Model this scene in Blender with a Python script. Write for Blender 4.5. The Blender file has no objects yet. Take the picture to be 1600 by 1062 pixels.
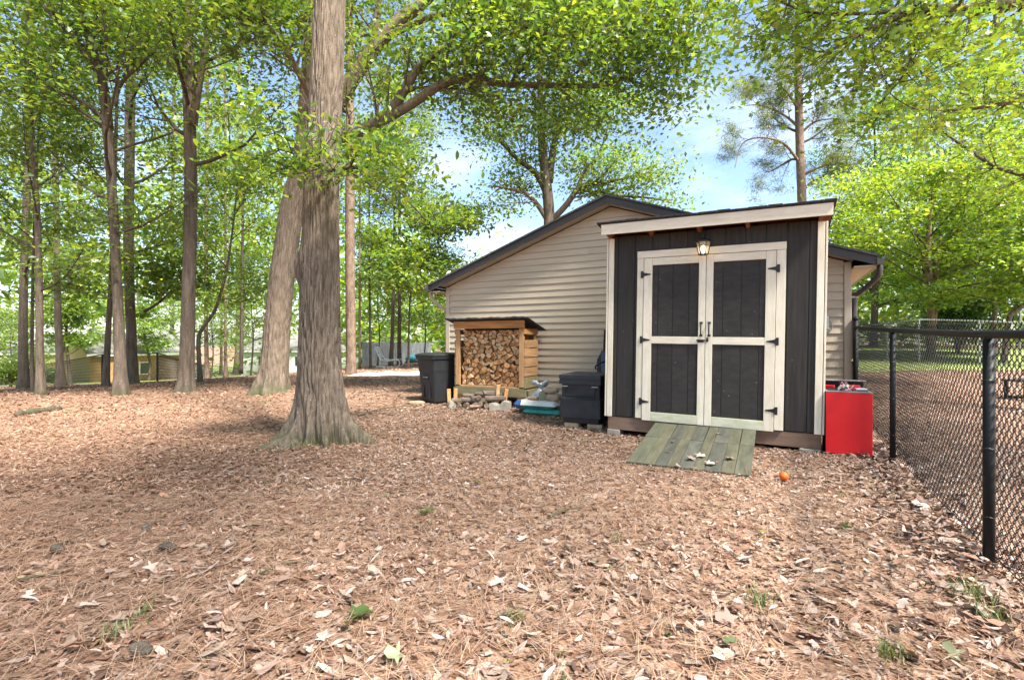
import bpy, bmesh, math, random
import numpy as np
from mathutils import Vector, Matrix

# ------------------------------------------------------------------ camera, sky, sun, exposure
F, HY, CH = 775.0, 535.0, 1.15          # focal length in photo pixels, horizon row, camera height
scene = bpy.context.scene
col = scene.collection
cam_d = bpy.data.cameras.new('camera'); cam = bpy.data.objects.new('camera', cam_d); col.objects.link(cam)
cam_d.sensor_width = 36.0; cam_d.lens = 36.0 * F / 1600.0
cam_d.shift_y = (HY - 531.0) / 1600.0
cam_d.clip_start = 0.05; cam_d.clip_end = 2000
cam.location = (0, 0, CH); cam.rotation_euler = (math.radians(90), 0, 0)
scene.camera = cam

SUN_AZ, SUN_EL = math.radians(138), math.radians(54)      # azimuth clockwise from the view direction (+Y)
world = bpy.data.worlds.new('World'); scene.world = world; world.use_nodes = True
wn = world.node_tree.nodes; wl = world.node_tree.links; wn.clear()
wo = wn.new('ShaderNodeOutputWorld'); wb = wn.new('ShaderNodeBackground'); sky = wn.new('ShaderNodeTexSky')
sky.sky_type = 'NISHITA'; sky.sun_disc = False
sky.sun_elevation = SUN_EL; sky.sun_rotation = SUN_AZ
sky.air_density = 1.0; sky.dust_density = 1.2; sky.ozone_density = 1.5
wb.inputs['Strength'].default_value = 0.10
# thin high cloud over the whole dome
tc = wn.new('ShaderNodeTexCoord'); mp = wn.new('ShaderNodeMapping'); mp.inputs['Scale'].default_value = (1.2, 1.2, 3.2)
nz = wn.new('ShaderNodeTexNoise'); nz.inputs['Scale'].default_value = 2.6; nz.inputs['Detail'].default_value = 7; nz.inputs['Roughness'].default_value = 0.58
rp = wn.new('ShaderNodeValToRGB'); rp.color_ramp.elements[0].position = 0.50; rp.color_ramp.elements[1].position = 0.78
rp.color_ramp.elements[1].color = (0.55, 0.55, 0.55, 1)
mx = wn.new('ShaderNodeMixRGB'); mx.inputs['Color2'].default_value = (5.2, 5.4, 5.6, 1)
wl.new(tc.outputs['Generated'], mp.inputs[0]); wl.new(mp.outputs[0], nz.inputs['Vector']); wl.new(nz.outputs['Fac'], rp.inputs[0])
wl.new(rp.outputs[0], mx.inputs['Fac']); wl.new(sky.outputs[0], mx.inputs['Color1']); wl.new(mx.outputs[0], wb.inputs['Color'])
wl.new(wb.outputs[0], wo.inputs[0])

sun_d = bpy.data.lights.new('sun', 'SUN'); sun_d.energy = 5.0; sun_d.angle = math.radians(8.0); sun_d.color = (1.0, 0.95, 0.86)
sun = bpy.data.objects.new('sun', sun_d); col.objects.link(sun)
sd = Vector((math.sin(SUN_AZ) * math.cos(SUN_EL), math.cos(SUN_AZ) * math.cos(SUN_EL), math.sin(SUN_EL)))
sun.rotation_euler = sd.to_track_quat('Z', 'Y').to_euler(); sun.location = sd * 60

vs = scene.view_settings
vs.view_transform = 'Standard'; vs.look = 'None'; vs.exposure = 1.87; vs.gamma = 1.0; vs.use_curve_mapping = False
scene.render.engine = 'CYCLES'
scene.cycles.max_bounces = 8; scene.cycles.diffuse_bounces = 5; scene.cycles.transmission_bounces = 4; scene.cycles.transparent_max_bounces = 6
scene.cycles.use_denoising = True

# ------------------------------------------------------------------ helpers
RNG = np.random.default_rng(7)
rnd = random.Random(11)
A28 = math.radians(-28.0); CA, SA = math.cos(28 * math.pi / 180), math.sin(28 * math.pi / 180)

def UV(u, v):                               # the house's own plan axes (u along the gable wall, v away from the camera) -> world
    return (u * CA + v * SA, -u * SA + v * CA)

def plane_uz(x, y, c):                      # photo pixel -> (u, z) on the plane v = c
    s = (x - 800) / F; Z = c / (SA * s + CA)
    return Z * (s * CA - SA), CH - (y - HY) / F * Z

def softplus(t, k=2.0): return np.log1p(np.exp(np.clip(np.asarray(t, float) / k, -40, 40))) * k

def gz(x, y):                               # terrain height
    x = np.asarray(x, float); y = np.asarray(y, float)
    d = -0.64 * x + 0.77 * y
    z = -0.058 * softplus(d - 16.0) / (1 + np.exp(np.clip((x + 9.0) / 2.2, -30, 30)))
    v = x * SA + y * CA
    z = z + 0.085 / (1 + np.exp(-(v - 7.0) / 0.35)) * np.exp(-((x + 0.5) / 9.0) ** 2)
    z = z + 0.012 * np.sin(1.9 * x + 0.7) * np.sin(1.6 * y + 0.3) + 0.006 * np.sin(5.1 * x + 1.3 * y) + 0.005 * np.sin(4.3 * y - 2.2 * x)
    z = z + 0.03 * np.exp(-((x + 2.2) ** 2 + (y - 5.75) ** 2) / 0.9)
    z = z + 0.04 * softplus(y - 8.5, 1.0) / (1 + np.exp(-(x - 7.0) / 1.2)) * np.exp(-np.clip(y - 25, 0, 200) / 40)
    return z

def hit(x, y):                              # photo pixel on the ground -> world point on the terrain
    t = np.linspace(1.2, 90, 9000)
    X = (x - 800) / F * t; Z = CH - (y - HY) / F * t
    g = gz(X, t); k = int(np.argmax(Z <= g))
    if k == 0: k = 2500
    return Vector((float(X[k]), float(t[k]), float(g[k])))

def px(x, y, Y): return Vector(((x - 800) / F * Y, Y, CH - (y - HY) / F * Y))

def tag(o, label=None, cat=None, group=None, kind=None):
    if label: o['label'] = label
    if cat: o['category'] = cat
    if group: o['group'] = group
    if kind: o['kind'] = kind
    return o

def empty(name, loc=(0, 0, 0), rz=0.0, label=None, cat=None, group=None):
    o = bpy.data.objects.new(name, None); col.objects.link(o)
    o.location = loc; o.rotation_euler = (0, 0, rz); o.empty_display_size = 0.2
    return tag(o, label, cat, group)

def link(name, me, parent=None, loc=None, rot=None, scale=None):
    o = bpy.data.objects.new(name, me); col.objects.link(o)
    if parent is not None: o.parent = parent
    if loc is not None: o.location = loc
    if rot is not None: o.rotation_euler = rot
    if scale is not None: o.scale = scale
    return o

class MB:
    def __init__(s): s.v = []; s.f = []; s.m = []
    def add(s, vs, fs, mi=0):
        b = len(s.v); s.v += [tuple(p) for p in vs]
        s.f += [tuple(i + b for i in f) for f in fs]; s.m += [mi] * len(fs); return s
    def box(s, x0, x1, y0, y1, z0, z1, mi=0, M=None):
        vs = [(x0, y0, z0), (x1, y0, z0), (x1, y1, z0), (x0, y1, z0), (x0, y0, z1), (x1, y0, z1), (x1, y1, z1), (x0, y1, z1)]
        if M is not None: vs = [M @ Vector(p) for p in vs]
        return s.add(vs, [(0, 3, 2, 1), (4, 5, 6, 7), (0, 1, 5, 4), (1, 2, 6, 5), (2, 3, 7, 6), (3, 0, 4, 7)], mi)
    def prism(s, poly, y0, y1, mi=0, mside=None, M=None):     # polygon in (x, z), counter-clockwise seen from -y, extruded along y
        n = len(poly)
        vs = [(p[0], y0, p[1]) for p in poly] + [(p[0], y1, p[1]) for p in poly]
        if M is not None: vs = [M @ Vector(p) for p in vs]
        s.add(vs, [tuple(range(n)), tuple(range(2 * n - 1, n - 1, -1))], mi)
        b = len(s.v) - 2 * n
        ms = mi if mside is None else mside
        for i in range(n):
            j = (i + 1) % n; s.f.append((b + j, b + i, b + n + i, b + n + j)); s.m.append(ms)
        return s
    def tube(s, pts, rad, seg=8, mi=0, cap=True):
        pts = [Vector(p) for p in pts]; n = len(pts)
        if not hasattr(rad, '__len__'): rad = [rad] * n
        rings = []; prev = None
        for i in range(n):
            t = (pts[min(i + 1, n - 1)] - pts[max(i - 1, 0)])
            if t.length < 1e-9: t = Vector((0, 0, 1))
            t.normalize()
            if prev is None:
                a = Vector((1, 0, 0)) if abs(t.x) < 0.8 else Vector((0, 1, 0)); prev = (a - t * a.dot(t)).normalized()
            else:
                prev = prev - t * prev.dot(t)
                prev = prev.normalized() if prev.length > 1e-6 else t.orthogonal().normalized()
            b = t.cross(prev)
            rings.append([pts[i] + (prev * math.cos(2 * math.pi * k / seg) + b * math.sin(2 * math.pi * k / seg)) * rad[i] for k in range(seg)])
        vs = [p for r in rings for p in r]
        fs = [(i * seg + k, i * seg + (k + 1) % seg, (i + 1) * seg + (k + 1) % seg, (i + 1) * seg + k) for i in range(n - 1) for k in range(seg)]
        if cap: fs += [tuple(range(seg - 1, -1, -1)), tuple((n - 1) * seg + k for k in range(seg))]
        return s.add(vs, fs, mi)
    def lathe(s, prof, seg=16, mi=0, c=(0, 0, 0)):
        n = len(prof)
        vs = [(c[0] + r * math.cos(2 * math.pi * k / seg), c[1] + r * math.sin(2 * math.pi * k / seg), c[2] + z) for r, z in prof for k in range(seg)]
        fs = [(i * seg + k, i * seg + (k + 1) % seg, (i + 1) * seg + (k + 1) % seg, (i + 1) * seg + k) for i in range(n - 1) for k in range(seg)]
        fs += [tuple(range(seg - 1, -1, -1)), tuple((n - 1) * seg + k for k in range(seg))]
        return s.add(vs, fs, mi)
    def mesh(s, name, mats, bevel=0, smooth=False, seg=1):
        me = bpy.data.meshes.new(name); me.from_pydata(s.v, [], s.f)
        for m in (mats if isinstance(mats, (list, tuple)) else [mats]): me.materials.append(m)
        me.polygons.foreach_set('material_index', s.m)
        if bevel:
            bm = bmesh.new(); bm.from_mesh(me)
            eds = [e for e in bm.edges if len(e.link_faces) == 2 and e.calc_face_angle(0) > 0.5]
            bmesh.ops.bevel(bm, geom=eds, offset=bevel, segments=seg, affect='EDGES', clamp_overlap=True)
            bm.to_mesh(me); bm.free()
        if smooth: me.polygons.foreach_set('use_smooth', [True] * len(me.polygons))
        me.update(); return me
    def build(s, name, mats, parent=None, bevel=0, smooth=False, loc=None, rot=None, seg=1):
        return link(name, s.mesh(name, mats, bevel, smooth, seg), parent, loc, rot)

def copy_tree(o, parent=None):
    c = o.copy(); col.objects.link(c); c.parent = parent
    for ch in list(o.children): copy_tree(ch, c)
    return c

def spline(pts, n):                         # Catmull-Rom through rows of any width
    P = np.array(pts, float)
    if len(P) == 2: return np.array([P[0] + (P[1] - P[0]) * t for t in np.linspace(0, 1, n)])
    Q = np.vstack([2 * P[0] - P[1], P, 2 * P[-1] - P[-2]]); out = []
    for t in np.linspace(0, len(P) - 1 - 1e-9, n):
        i = int(t); f = t - i; a, b, c, d = Q[i:i + 4]
        out.append(0.5 * ((2 * b) + (c - a) * f + (2 * a - 5 * b + 4 * c - d) * f * f + (3 * b - a - 3 * c + d) * f ** 3))
    return np.array(out)

# ------------------------------------------------------------------ materials
def newmat(name):
    m = bpy.data.materials.new(name); m.use_nodes = True
    nt = m.node_tree; nt.nodes.clear()
    out = nt.nodes.new('ShaderNodeOutputMaterial')
    return m, nt.nodes, nt.links, out

def M(name, c1, c2, scale=4.0, stretch=(1, 1, 1), rough=0.75, bump=0.15, bscale=40.0, bdist=0.01, rand=0.12, spec=0.3, metal=0.0,
      fleck=None, moss=None, coords='Object', contrast=(0.3, 0.7)):
    m, N, L, out = newmat(name)
    b = N.new('ShaderNodeBsdfPrincipled'); L.new(b.outputs[0], out.inputs[0])
    b.inputs['Roughness'].default_value = rough; b.inputs['Metallic'].default_value = metal; b.inputs['Specular IOR Level'].default_value = spec
    t = N.new('ShaderNodeTexCoord'); oi = N.new('ShaderNodeObjectInfo')
    off = N.new('ShaderNodeVectorMath'); off.operation = 'SCALE'; off.inputs[0].default_value = (13.7, 7.3, 5.1); L.new(oi.outputs['Random'], off.inputs['Scale'])
    ad = N.new('ShaderNodeVectorMath'); ad.operation = 'ADD'; L.new(t.outputs[coords], ad.inputs[0]); L.new(off.outputs[0], ad.inputs[1])
    mp = N.new('ShaderNodeMapping'); mp.inputs['Scale'].default_value = stretch; L.new(ad.outputs[0], mp.inputs[0])
    n1 = N.new('ShaderNodeTexNoise'); n1.inputs['Scale'].default_value = scale; n1.inputs['Detail'].default_value = 6; n1.inputs['Roughness'].default_value = 0.62
    L.new(mp.outputs[0], n1.inputs['Vector'])
    cr = N.new('ShaderNodeValToRGB'); cr.color_ramp.elements[0].position = contrast[0]; cr.color_ramp.elements[1].position = contrast[1]
    cr.color_ramp.elements[0].color = (*c1, 1); cr.color_ramp.elements[1].color = (*c2, 1)
    L.new(n1.outputs['Fac'], cr.inputs[0]); colr = cr.outputs[0]
    if fleck:                                # (colour, voronoi scale, threshold)
        vo = N.new('ShaderNodeTexVoronoi'); vo.inputs['Scale'].default_value = fleck[1]; L.new(ad.outputs[0], vo.inputs['Vector'])
        fr = N.new('ShaderNodeValToRGB'); fr.color_ramp.elements[0].position = fleck[2]; fr.color_ramp.elements[1].position = fleck[2] + 0.06
        fr.color_ramp.elements[0].color = (1, 1, 1, 1); fr.color_ramp.elements[1].color = (0, 0, 0, 1); L.new(vo.outputs['Distance'], fr.inputs[0])
        fm = N.new('ShaderNodeMixRGB'); fm.inputs['Color2'].default_value = (*fleck[0], 1); L.new(fr.outputs[0], fm.inputs['Fac']); L.new(colr, fm.inputs['Color1']); colr = fm.outputs[0]
    if moss:                                 # (colour, full below z, none above z) in object space, broken up by noise
        sx = N.new('ShaderNodeSeparateXYZ'); L.new(t.outputs['Object'], sx.inputs[0])
        mr = N.new('ShaderNodeMapRange'); mr.inputs['From Min'].default_value = moss[2]; mr.inputs['From Max'].default_value = moss[1]; L.new(sx.outputs['Z'], mr.inputs[0])
        n3 = N.new('ShaderNodeTexNoise'); n3.inputs['Scale'].default_value = 5.0; n3.inputs['Detail'].default_value = 5; L.new(ad.outputs[0], n3.inputs['Vector'])
        mu = N.new('ShaderNodeMath'); mu.operation = 'MULTIPLY'; L.new(mr.outputs[0], mu.inputs[0]); L.new(n3.outputs['Fac'], mu.inputs[1])
        m2 = N.new('ShaderNodeMapRange'); m2.inputs['From Min'].default_value = 0.16; m2.inputs['From Max'].default_value = 0.55; L.new(mu.outputs[0], m2.inputs[0])
        fm = N.new('ShaderNodeMixRGB'); fm.inputs['Color2'].default_value = (*moss[0], 1); L.new(m2.outputs[0], fm.inputs['Fac']); L.new(colr, fm.inputs['Color1']); colr = fm.outputs[0]
    if rand:
        mr = N.new('ShaderNodeMapRange'); mr.inputs['To Min'].default_value = 1 - rand; mr.inputs['To Max'].default_value = 1 + rand; L.new(oi.outputs['Random'], mr.inputs[0])
        sc = N.new('ShaderNodeVectorMath'); sc.operation = 'SCALE'; L.new(colr, sc.inputs[0]); L.new(mr.outputs[0], sc.inputs['Scale']); colr = sc.outputs[0]
    L.new(colr, b.inputs['Base Color'])
    if bump:
        n2 = N.new('ShaderNodeTexNoise'); n2.inputs['Scale'].default_value = bscale; n2.inputs['Detail'].default_value = 4; L.new(mp.outputs[0], n2.inputs['Vector'])
        bp = N.new('ShaderNodeBump'); bp.inputs['Strength'].default_value = bump; bp.inputs['Distance'].default_value = bdist
        L.new(n2.outputs['Fac'], bp.inputs['Height']); L.new(bp.outputs[0], b.inputs['Normal'])
    return m

def leafmat(name, trans=0.6, rough=0.45, gloss=0.06, tint=(1.25, 1.15, 0.45)):
    m, N, L, out = newmat(name)
    at = N.new('ShaderNodeAttribute'); at.attribute_name = 'col'
    d = N.new('ShaderNodeBsdfDiffuse'); tr = N.new('ShaderNodeBsdfTranslucent'); g = N.new('ShaderNodeBsdfGlossy'); g.inputs['Roughness'].default_value = rough
    L.new(at.outputs['Color'], d.inputs['Color'])
    vm = N.new('ShaderNodeVectorMath'); vm.operation = 'MULTIPLY'; vm.inputs[1].default_value = tint; L.new(at.outputs['Color'], vm.inputs[0]); L.new(vm.outputs[0], tr.inputs['Color'])
    a = N.new('ShaderNodeMixShader'); a.inputs[0].default_value = trans; L.new(d.outputs[0], a.inputs[1]); L.new(tr.outputs[0], a.inputs[2])
    b = N.new('ShaderNodeMixShader'); b.inputs[0].default_value = gloss; L.new(a.outputs[0], b.inputs[1]); L.new(g.outputs[0], b.inputs[2])
    L.new(b.outputs[0], out.inputs[0]); return m

def emit(name, c, s):
    m, N, L, out = newmat(name); e = N.new('ShaderNodeEmission'); e.inputs[0].default_value = (*c, 1); e.inputs[1].default_value = s; L.new(e.outputs[0], out.inputs[0]); return m

MT = {}
MT['leaf'] = leafmat('green_leaf')
MT['litter'] = leafmat('dry_leaf', trans=0.12, rough=0.5, gloss=0.04, tint=(1.1, 0.9, 0.7))
MT['bark_oak'] = M('oak_bark', (0.080, 0.062, 0.047), (0.27, 0.212, 0.16), 7, (4.5, 4.5, 0.6), 0.95, 1.0, 9, 0.025, 0, 0.1, fleck=((0.50, 0.50, 0.44), 30, 0.07), moss=((0.080, 0.082, 0.042), -.05, 0.40))
MT['bark_grey'] = M('grey_bark', (0.080, 0.061, 0.046), (0.24, 0.185, 0.14), 7, (4, 4, 0.6), 0.95, 0.6, 18, 0.015, 0, 0.1, fleck=((0.45, 0.45, 0.40), 22, 0.06), moss=((0.075, 0.085, 0.042), 0.0, 0.45))
MT['bark_brown'] = M('brown_bark', (0.062, 0.047, 0.037), (0.170, 0.132, 0.102), 5, (3, 3, 0.4), 0.95, 0.7, 20, 0.012, 0.18, 0.1, fleck=((0.4, 0.4, 0.36), 18, 0.07), moss=((0.07, 0.075, 0.04), -.1, 0.35))
MT['bark_pine'] = M('pine_bark', (0.09, 0.060, 0.046), (0.26, 0.182, 0.136), 6, (2, 2, 0.7), 0.95, 0.8, 10, 0.02, 0.1, 0.1)
MT['bark_dark'] = M('twig_bark', (0.05, 0.038, 0.03), (0.13, 0.10, 0.08), 6, (1, 1, 1), 0.95, 0.4, 20, 0.01, 0.1, 0.1)
MT['siding'] = M('vinyl_siding', (0.43, 0.345, 0.25), (0.50, 0.41, 0.305), 3, (0.4, 1, 3), 0.6, 0.12, 60, 0.002, 0.035, 0.3)
MT['siding_trim'] = M('vinyl_trim', (0.41, 0.335, 0.25), (0.47, 0.39, 0.30), 3, (1, 1, 0.3), 0.6, 0.05, 40, 0.002, 0.03, 0.3)
MT['rake'] = M('dark_brown_fascia', (0.035, 0.030, 0.030), (0.060, 0.052, 0.050), 3, (0.5, 1, 2), 0.5, 0.06, 30, 0.002, 0.05, 0.35)
MT['gutter'] = M('brown_gutter', (0.045, 0.038, 0.034), (0.07, 0.06, 0.054), 4, (1, 1, 1), 0.4, 0.03, 30, 0.002, 0.03, 0.4)
MT['shingle'] = M('asphalt_shingle', (0.03, 0.03, 0.034), (0.085, 0.085, 0.09), 30, (1, 1, 1), 0.95, 0.5, 120, 0.004, 0.15, 0.1)
MT['char'] = M('charcoal_paint', (0.026, 0.023, 0.021), (0.046, 0.041, 0.037), 6, (5, 5, 0.35), 0.72, 0.5, 9, 0.004, 0.12, 0.25, fleck=((0.13, 0.12, 0.11), 9, 0.022))
MT['char_door'] = M('charcoal_door_paint', (0.026, 0.023, 0.022), (0.046, 0.041, 0.038), 6, (1.2, 5, 3), 0.72, 0.22, 14, 0.004, 0.10, 0.25, fleck=((0.16, 0.15, 0.14), 9, 0.025))
MT['white'] = M('worn_white_paint', (0.64, 0.56, 0.43), (0.80, 0.73, 0.59), 7, (3, 3, 0.6), 0.65, 0.25, 20, 0.003, 0.04, 0.3, fleck=((0.30, 0.24, 0.17), 14, 0.02))
MT['white_h'] = M('worn_white_paint_rail', (0.64, 0.56, 0.43), (0.80, 0.73, 0.59), 7, (0.6, 3, 3), 0.65, 0.25, 20, 0.003, 0.04, 0.3, fleck=((0.30, 0.24, 0.17), 14, 0.02))
MT['white_algae'] = M('algae_stained_white_paint', (0.46, 0.47, 0.28), (0.68, 0.64, 0.52), 6, (1.2, 2, 3), 0.65, 0.25, 20, 0.003, 0.03, 0.3)
MT['black_metal'] = M('black_iron', (0.008, 0.008, 0.009), (0.018, 0.018, 0.019), 20, (1, 1, 1), 0.45, 0.15, 80, 0.002, 0.05, 0.45)
MT['fence_black'] = M('black_vinyl_coating', (0.006, 0.007, 0.008), (0.012, 0.013, 0.015), 14, (1, 1, 1), 0.55, 0.05, 80, 0.001, 0.08, 0.25)
MT['rafter'] = M('stained_rafter', (0.16, 0.055, 0.022), (0.32, 0.12, 0.05), 6, (1, 0.4, 4), 0.7, 0.3, 30, 0.004, 0.15, 0.25)
MT['skirt'] = M('brown_skirt_board', (0.17, 0.105, 0.072), (0.27, 0.18, 0.13), 4, (0.5, 3, 3), 0.85, 0.3, 30, 0.004, 0.1, 0.2)
MT['block'] = M('concrete_block', (0.26, 0.235, 0.19), (0.42, 0.385, 0.32), 9, (1, 1, 1), 0.92, 0.5, 50, 0.006, 0.12, 0.2)
MT['brick_buff'] = M('buff_brick', (0.26, 0.19, 0.12), (0.42, 0.33, 0.22), 9, (1, 1, 1), 0.92, 0.5, 50, 0.006, 0.12, 0.2)
MT['brick_red'] = M('red_brick', (0.20, 0.06, 0.035), (0.30, 0.11, 0.065), 9, (1, 1, 1), 0.9, 0.5, 50, 0.006, 0.12, 0.2)
MT['ramp_green'] = M('mossy_green_plank', (0.068, 0.070, 0.050), (0.140, 0.138, 0.092), 5, (3, 0.6, 3), 0.9, 0.4, 30, 0.004, 0.15, 0.2)
MT['ramp_olive'] = M('olive_plank', (0.078, 0.074, 0.049), (0.152, 0.142, 0.092), 5, (3, 0.6, 3), 0.9, 0.4, 30, 0.004, 0.12, 0.2)
MT['ramp_grey'] = M('slate_plank', (0.062, 0.064, 0.054), (0.130, 0.127, 0.100), 5, (3, 0.6, 3), 0.9, 0.4, 30, 0.004, 0.15, 0.2)
MT['cedar'] = M('stained_cedar', (0.30, 0.115, 0.030), (0.52, 0.24, 0.075), 5, (0.5, 4, 4), 0.65, 0.25, 25, 0.003, 0.08, 0.3)
MT['pine_wood'] = M('raw_pine_board', (0.33, 0.18, 0.082), (0.51, 0.31, 0.155), 5, (4, 4, 0.5), 0.75, 0.25, 25, 0.003, 0.10, 0.25, fleck=((0.16, 0.08, 0.04), 6, 0.03))
MT['pine_wood_h'] = M('raw_pine_slat', (0.28, 0.15, 0.07), (0.45, 0.265, 0.132), 5, (4, 0.5, 4), 0.75, 0.25, 25, 0.003, 0.12, 0.25, fleck=((0.16, 0.08, 0.04), 6, 0.03))
MT['treated'] = M('green_treated_board', (0.17, 0.145, 0.075), (0.29, 0.245, 0.135), 5, (0.6, 4, 4), 0.8, 0.25, 25, 0.003, 0.10, 0.25)
MT['log_end'] = M('split_wood_face', (0.36, 0.165, 0.065), (0.60, 0.335, 0.15), 18, (1, 1, 1), 0.85, 0.4, 60, 0.004, 0.28, 0.2)
MT['log_end2'] = M('pale_wood_face', (0.44, 0.26, 0.13), (0.68, 0.47, 0.27), 18, (1, 1, 1), 0.85, 0.4, 60, 0.004, 0.18, 0.2)
MT['log_old'] = M('weathered_wood_face', (0.15, 0.10, 0.07), (0.36, 0.25, 0.17), 18, (1, 1, 1), 0.9, 0.4, 60, 0.004, 0.3, 0.2)
MT['log_bark'] = M('firewood_bark', (0.085, 0.062, 0.05), (0.26, 0.20, 0.16), 14, (1, 0.4, 1), 0.95, 0.6, 40, 0.008, 0.25, 0.1)
MT['bin'] = M('black_bin_plastic', (0.014, 0.015, 0.017), (0.026, 0.027, 0.030), 7, (1, 1, 0.5), 0.55, 0.1, 60, 0.002, 0, 0.4)
MT['chest'] = M('dark_navy_plastic', (0.013, 0.014, 0.019), (0.026, 0.028, 0.036), 8, (1, 1, 1), 0.5, 0.15, 50, 0.003, 0.05, 0.4)
MT['chest_lid'] = M('dusty_dark_lid', (0.035, 0.036, 0.036), (0.11, 0.108, 0.10), 8, (1, 1, 1), 0.6, 0.15, 50, 0.003, 0, 0.4)
MT['grey_metal'] = M('grey_metal', (0.22, 0.22, 0.22), (0.36, 0.36, 0.36), 10, (1, 1, 1), 0.45, 0.05, 50, 0.002, 0.05, 0.5, 0.5)
MT['red'] = M('red_enamel', (0.60, 0.008, 0.012), (0.70, 0.014, 0.018), 3, (1, 1, 1), 0.42, 0.03, 30, 0.002, 0, 0.45, fleck=((0.30, 0.02, 0.02), 11, 0.015))
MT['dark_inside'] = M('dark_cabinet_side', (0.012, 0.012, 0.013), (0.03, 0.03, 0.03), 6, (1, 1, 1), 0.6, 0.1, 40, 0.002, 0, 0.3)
MT['orange'] = M('orange_ball', (0.62, 0.10, 0.012), (0.74, 0.15, 0.02), 12, (1, 1, 1), 0.5, 0.15, 60, 0.002, 0, 0.4)
MT['bag_white'] = M('white_bag', (0.52, 0.53, 0.52), (0.68, 0.68, 0.66), 9, (1, 1, 1), 0.5, 0.3, 18, 0.01, 0, 0.4)
MT['bag_blue'] = M('blue_print', (0.03, 0.07, 0.22), (0.05, 0.12, 0.32), 9, (1, 1, 1), 0.5, 0.3, 18, 0.01, 0, 0.4)
MT['bag_teal'] = M('teal_print', (0.03, 0.17, 0.15), (0.06, 0.27, 0.24), 9, (1, 1, 1), 0.5, 0.3, 18, 0.01, 0, 0.4)
MT['sack'] = M('tan_stone', (0.27, 0.20, 0.135), (0.44, 0.345, 0.25), 8, (1, 1, 1), 0.9, 0.5, 20, 0.012, 0.15, 0.2)
MT['greenstone'] = M('grey_green_stone', (0.17, 0.18, 0.12), (0.27, 0.275, 0.19), 8, (1, 1, 1), 0.9, 0.5, 25, 0.01, 0.1, 0.2)
MT['plastic_grey'] = M('grey_blue_plastic', (0.16, 0.18, 0.21), (0.36, 0.39, 0.42), 7, (1, 1, 1), 0.35, 0.6, 14, 0.02, 0, 0.5)
MT['blue_bucket'] = M('blue_bucket', (0.03, 0.07, 0.12), (0.05, 0.11, 0.18), 5, (1, 1, 1), 0.5, 0.05, 20, 0.002, 0, 0.4)
MT['tan_wall'] = M('tan_stucco', (0.27, 0.16, 0.07), (0.34, 0.21, 0.10), 3, (1, 1, 1), 0.9, 0.2, 50, 0.004, 0, 0.2)
MT['cream_wall'] = M('cream_stucco', (0.36, 0.28, 0.145), (0.43, 0.34, 0.18), 3, (1, 1, 1), 0.9, 0.2, 50, 0.004, 0, 0.2)
MT['white_wall'] = M('white_wall', (0.62, 0.62, 0.60), (0.76, 0.76, 0.74), 3, (1, 1, 1), 0.8, 0.1, 40, 0.004, 0, 0.2)
MT['grey_roof'] = M('grey_roof', (0.15, 0.145, 0.14), (0.27, 0.26, 0.25), 6, (1, 1, 1), 0.9, 0.3, 30, 0.01, 0.05, 0.2)
MT['glass_dark'] = M('window_glass', (0.02, 0.025, 0.03), (0.04, 0.05, 0.06), 2, (1, 1, 1), 0.08, 0, 1, 0, 0, 0.6)
MT['slab'] = M('pale_sheet', (0.55, 0.50, 0.42), (0.74, 0.69, 0.60), 3, (1, 1, 1), 0.85, 0.3, 12, 0.01, 0, 0.2)
MT['white_metal'] = M('white_metal', (0.52, 0.53, 0.53), (0.70, 0.71, 0.71), 6, (1, 1, 1), 0.45, 0.05, 40, 0.002, 0, 0.4)
MT['teal_tarp'] = M('teal_tarp', (0.03, 0.12, 0.16), (0.05, 0.19, 0.24), 3, (1, 1, 1), 0.6, 0.4, 6, 0.03, 0, 0.3)
MT['galv'] = M('galvanised_pipe', (0.40, 0.40, 0.40), (0.55, 0.55, 0.54), 12, (1, 1, 1), 0.4, 0.03, 50, 0.001, 0.05, 0.5, 0.4)
MT['util'] = M('pale_grey_box', (0.33, 0.38, 0.37), (0.42, 0.46, 0.45), 8, (1, 1, 1), 0.5, 0.03, 50, 0.001, 0, 0.4)
MT['old_board'] = M('weathered_board', (0.12, 0.125, 0.13), (0.22, 0.225, 0.23), 5, (3, 3, 0.5), 0.9, 0.3, 20, 0.004, 0.2, 0.2)
MT['cone'] = M('pine_cone', (0.05, 0.04, 0.032), (0.15, 0.125, 0.10), 40, (1, 1, 1), 0.9, 0.3, 60, 0.004, 0.2, 0.1)
MT['glow'] = emit('lamp_glow', (1.0, 0.74, 0.42), 2.5)

def glassmat():
    m, N, L, out = newmat('lantern_glass')
    g = N.new('ShaderNodeBsdfGlossy'); g.inputs['Roughness'].default_value = 0.08
    t = N.new('ShaderNodeBsdfTransparent'); t.inputs['Color'].default_value = (0.93, 0.92, 0.88, 1)
    tl = N.new('ShaderNodeBsdfTranslucent'); tl.inputs['Color'].default_value = (0.85, 0.82, 0.75, 1)
    a = N.new('ShaderNodeMixShader'); a.inputs[0].default_value = 0.35; L.new(t.outputs[0], a.inputs[1]); L.new(tl.outputs[0], a.inputs[2])
    b = N.new('ShaderNodeMixShader'); b.inputs[0].default_value = 0.1; L.new(a.outputs[0], b.inputs[1]); L.new(g.outputs[0], b.inputs[2]); L.new(b.outputs[0], out.inputs[0]); return m
MT['lantern_glass'] = glassmat()

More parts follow.
